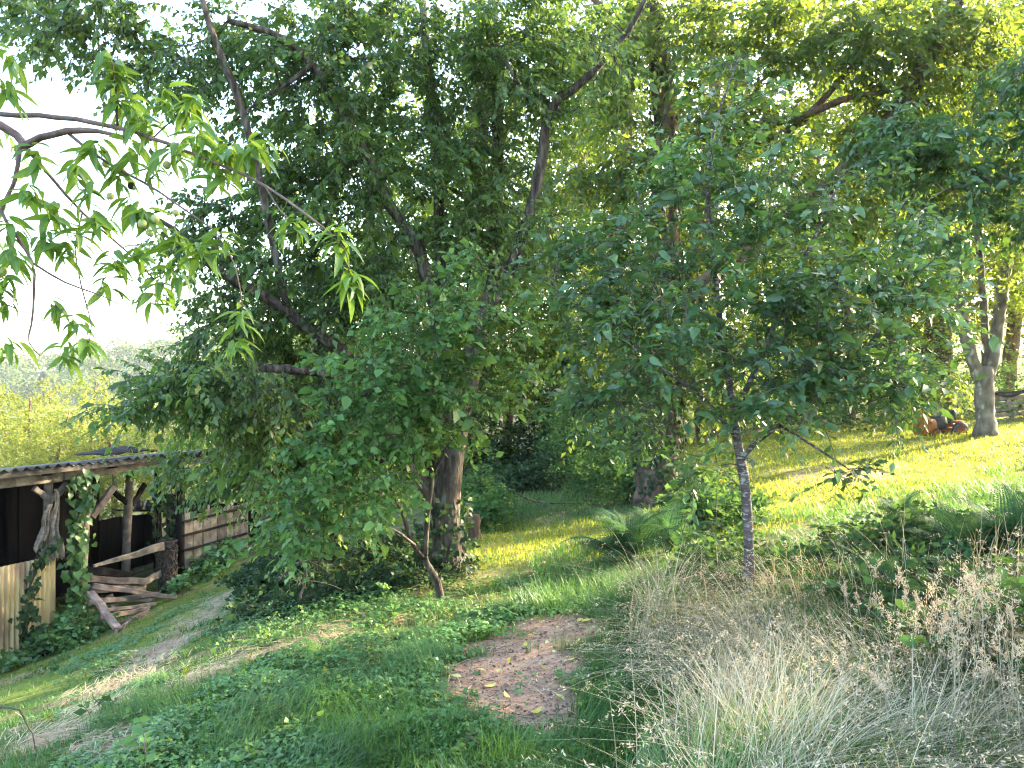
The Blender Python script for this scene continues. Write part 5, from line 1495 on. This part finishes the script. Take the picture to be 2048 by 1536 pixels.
# ------------------------------------------------------------------ right-hand things
def tractor():
    p = G(1880, 873)
    t = thing('garden_tractor', p, 'small orange garden tractor half hidden under branches beside the three-stemmed tree', 'tractor')
    x0, y0, z0 = p
    k = p[1] / F
    def bx(name, cx, cz, hx, hy, hz, mat, bev=.03, cy_=0, slope=0):
        mb = MB(); X = [-1, -.86, .86, 1]
        V = []
        for sx in (-1, 1):
            for (sy, sz) in ((-1, -.7), (-1, .55), (-.7, 1), (.7, 1), (1, .55), (1, -.7), (.7, -1), (-.7, -1)):
                for f in ((1.0, .8), (.85, 1.0)):
                    V.append((sx * hx * f[0], sy * hy * f[1], sz * hz * f[1] + (slope * sx * hz if sz > 0 else 0)))
        V = np.array(V).reshape(2, 8, 2, 3)
        rings = [V[0, :, 0], V[0, :, 1], V[1, :, 1], V[1, :, 0]]
        VV = np.concatenate(rings)
        Q = [(r * 8 + j, r * 8 + (j + 1) % 8, r * 8 + 8 + (j + 1) % 8, r * 8 + 8 + j) for r in range(3) for j in range(8)]
        c0 = len(VV); VV = np.vstack([VV, rings[0].mean(0), rings[3].mean(0)])
        T = [(c0, (j + 1) % 8, j) for j in range(8)] + [(c0 + 1, 24 + j, 24 + (j + 1) % 8) for j in range(8)]
        mb.add(VV + np.array([x0 + cx, y0 + cy_, z0 + cz]), T, Q)
        return part(name, mb, M[mat], t)
    bx('hood', -.34, .22, .17, .25, .20, 'orange', slope=-.12)
    bx('engine', -.04, .30, .13, .18, .16, 'black')
    bx('seat', .16, .36, .10, .16, .05, 'black')
    bx('seat_back', .26, .48, .03, .15, .13, 'black')
    bx('chassis', .0, .17, .42, .14, .04, 'orange')
    bx('mudguard', .30, .34, .14, .24, .03, 'orange')
    def wheel(cx, cy_, r, wd):
        a = np.linspace(0, 2 * math.pi, 21)[:-1]
        def ring(rr, yy): return np.stack([x0 + cx + rr * np.cos(a), np.full(20, y0 + cy_ + yy), z0 + r + rr * np.sin(a)], -1)
        mb = MB(); R_ = [ring(r * .58, -wd), ring(r * .92, -wd), ring(r, -wd * .6), ring(r, wd * .6), ring(r * .92, wd), ring(r * .58, wd)]
        Q = [(i * 20 + j, i * 20 + (j + 1) % 20, i * 20 + 20 + (j + 1) % 20, i * 20 + 20 + j) for i in range(5) for j in range(20)]
        mb.add(np.concatenate(R_), None, Q); wh = part('wheel', mb, M['black'], t)
        mb = MB(); R_ = [ring(r * .58, -wd * .9), ring(r * .35, -wd * .5), ring(r * .12, -wd * .7), ring(.001, -wd * .7)]
        Q = [(i * 20 + j, i * 20 + (j + 1) % 20, i * 20 + 20 + (j + 1) % 20, i * 20 + 20 + j) for i in range(3) for j in range(20)]
        mb.add(np.concatenate(R_), None, Q)
        me = mb.mesh('hub', M['red'], (x0, y0, z0)); link('hub', me, wh)
    wheel(.32, -.24, .17, .06); wheel(.32, .24, .17, .06); wheel(-.22, -.20, .10, .05); wheel(-.22, .20, .10, .05)
    mb = MB(); tube(mb, np.array([(x0 - .02, y0, z0 + .42), (x0 + .03, y0, z0 + .54), (x0 + .05, y0, z0 + .57)]), .014, 6)
    a = np.linspace(0, 2 * math.pi, 17)
    tube(mb, np.stack([x0 + .05 + .05 * np.cos(a), y0 + .10 * np.sin(a), z0 + .57 - .04 * np.cos(a)], -1), .011, 6); part('steering_wheel', mb, M['black'], t)
tractor()

def pallets():
    b = G(2024, 842); x0, y0, z0 = b
    ux = norm(np.array([1, -.12, .10])); uz = norm(np.array([-.08, .25, 1]))
    uy = np.cross(uz, ux)
    def pal(o, name_label, s=1.0):
        t = thing('wooden_pallet', o, name_label, 'pallet')
        for k in range(5):
            z = .05 + k * .155
            mb = MB(); beam(mb, o + uz * z - ux * .55, o + uz * z + ux * .55, .10, .022, uz); part('slat', mb, M['wood'], t, False)
        for xx in (-.5, 0, .5):
            mb = MB(); beam(mb, o + ux * xx + uy * .07, o + ux * xx + uy * .07 + uz * .74, .09, .10, ux); part('bearer', mb, M['wood'], t, False)
        for k in (0, 2, 4):
            z = .05 + k * .155
            mb = MB(); beam(mb, o + uz * z - ux * .55 + uy * .135, o + uz * z + ux * .55 + uy * .135, .10, .022, uz); part('slat', mb, M['wood'], t, False)
    o = b + np.array([.12, .1, -.02])
    pal(o, 'weathered wooden pallet standing on edge behind the three-stemmed tree')
    pal(o + ux * 1.2 + np.array([0, .05, 0]), 'second weathered pallet standing on edge at the picture border')
    def pl(p0, p1, wd, th, lab, mat='wood'):
        mb = MB(); beam(mb, p0, p1, wd, th, (0, 0, 1), 1, .004); solo('plank', mb, M[mat], (np.asarray(p0) + np.asarray(p1)) / 2, lab, 'plank')
    top = o + uz * .78
    pl(top - ux * .6 + uz * .0, top + ux * .9 + uz * .02, .04, .14, 'pale board lying along the top edge of the pallet')
    pl(top - ux * .15 + uy * .15 - uz * .05, top - ux * .35 + uy * .22 + uz * .14, .09, .03, 'short board sticking up behind the pallet')
    mb = MB(); q = np.linspace(top - ux * .45 - uy * .09 + uz * .07, top + ux * .5 - uy * .09 + uz * .06, 12); q[:, 2] -= .09 * np.sin(np.linspace(0, math.pi, 12))
    V = []
    for i, c in enumerate(q):
        for j in range(4): V.append(c + uz * (.055 * (1.5 - j) / 1.5) * (.4 + math.sin(math.pi * i / 11)) + uy * .012 * math.sin(i * 1.3 + j))
    mb.add(V, None, [(i * 4 + j, i * 4 + j + 1, i * 4 + j + 5, i * 4 + j + 4) for i in range(11) for j in range(3)])
    oo = solo('dark_cloth', mb, M['tarp'], top, 'sagging dark sheet draped over the pallet top', 'sheet')
    md = oo.modifiers.new('thick', 'SOLIDIFY'); md.thickness = .01
pallets()

def twig_litter():
    mb = MB()
    x, y = wedge(900, 3.0, 8, 150, 1300, 1.1)
    k = (masks(x, y)[0] > .2) | (rng.random(len(x)) < .16)
    x, y = x[k], y[k]; n = len(x)
    a = rng.uniform(0, 6.28, n); L = rng.uniform(.03, .13, n)
    d = np.stack([np.cos(a), np.sin(a), rng.normal(0, .08, n)], -1)
    t = np.linspace(0, 1, 4)
    P = np.stack([x, y, gz(x, y) + .006], -1)[:, None] + d[:, None] * (L[:, None] * t)[..., None] + rng.normal(0, .003, (n, 4, 3))
    tubes(mb, P, np.broadcast_to(rng.uniform(.0012, .003, (n, 1)), (n, 4)), 3)
    part('twig_litter', mb, M['twig'], None, kind='stuff')
twig_litter()
def small_things():
    # stump and stake behind the thick trunk
    b = G(950, 1082)
    mb = MB(); h = .34; a = np.linspace(0, 2 * math.pi, 15)[:-1]
    P = np.linspace(b - [0, 0, .08], b + [0, 0, h], 6); tube(mb, P, [.11, .085, .075, .07, .07, .065], 14, .08)
    solo('tree_stump', mb, M['bark_red'], b, 'short reddish stump in the sun beside the thick trunk', 'stump')
    b = G(930, 1080); mb = MB(); beam(mb, b - [0, 0, .1], b + np.array([.03, 0, .48]), .06, .05, (0, 1, 0)); solo('wooden_stake', mb, M['wood'], b, 'pale upright stake between the thick trunk and the stump', 'stake')
    # bent dead twig in the near grass
    P, r = spline([at(-30, 1408, 3.9), at(0, 1414, 3.9), at(38, 1420, 3.9), at(52, 1445, 3.95), at(72, 1478, 4.0)], [.006, .006, .005, .004, .003], .04, .2)
    P[-1][2] = g1(P[-1][0], P[-1][1]) - .01
    mb = MB(); tube(mb, P, r, 6); solo('dead_twig', mb, M['twig'], P[len(P) // 2], 'bent bare twig arching over the near grass', 'twig')
    # bare stems by the shrub
    for k, (pts, lab) in enumerate((([(1010, 975, 12), (1080, 1005, 12), (1180, 1008, 12), (1270, 1035, 12)], 'thin dead branch slung low between the path and the ivy-clad tree'),
                                    ([(560, 1160, 7.6), (590, 1128, 7.4), (640, 1120, 7.4), (700, 1140, 7.5)], 'tangled grey dead branch under the slim shrub'),
                                    ([(600, 1200, 7.0), (612, 1150, 6.9), (605, 1120, 6.9), (560, 1095, 7.0)], 'upright grey dead branch in the undergrowth'))):
        P, r = spline([at(*p) for p in pts], [.012, .010, .007, .003], .06, .3)
        mb = MB(); tube(mb, P, r, 6)
        n = 9; i = rng.integers(2, len(P) - 1, n)
        tt = np.linspace(0, 1, 4); dd = norm(rng.normal(0, 1, (n, 3)) * np.array([1, .5, .7]))
        tubes(mb, P[i][:, None] + dd[:, None] * (rng.uniform(.15, .4, (n, 1)) * tt)[..., None] + np.array([0, 0, -.1]) * (tt ** 2)[None, :, None], np.broadcast_to(np.linspace(.004, .0015, 4), (n, 4)))
        solo('dead_branch', mb, M['bark'], P[0], lab, 'branch')
small_things()

# ------------------------------------------------------------------ air
def haze():
    lo, hi = -11.0, 34.0
    mb = MB(); boxm(mb, ((-460 + 320) / 2, (-260 + 560) / 2, (lo + hi) / 2), (390, 410, (hi - lo) / 2))
    m, nt, out = nodes_of('thin_haze')
    v = nt.nodes.new('ShaderNodeVolumePrincipled')
    v.inputs['Color'].default_value = (.88, .93, 1, 1); v.inputs['Density'].default_value = .0003
    v.inputs['Anisotropy'].default_value = .3
    nt.links.new(v.outputs[0], out.inputs['Volume'])
    part('haze', mb, m, None, smooth=False, kind='stuff')
haze()
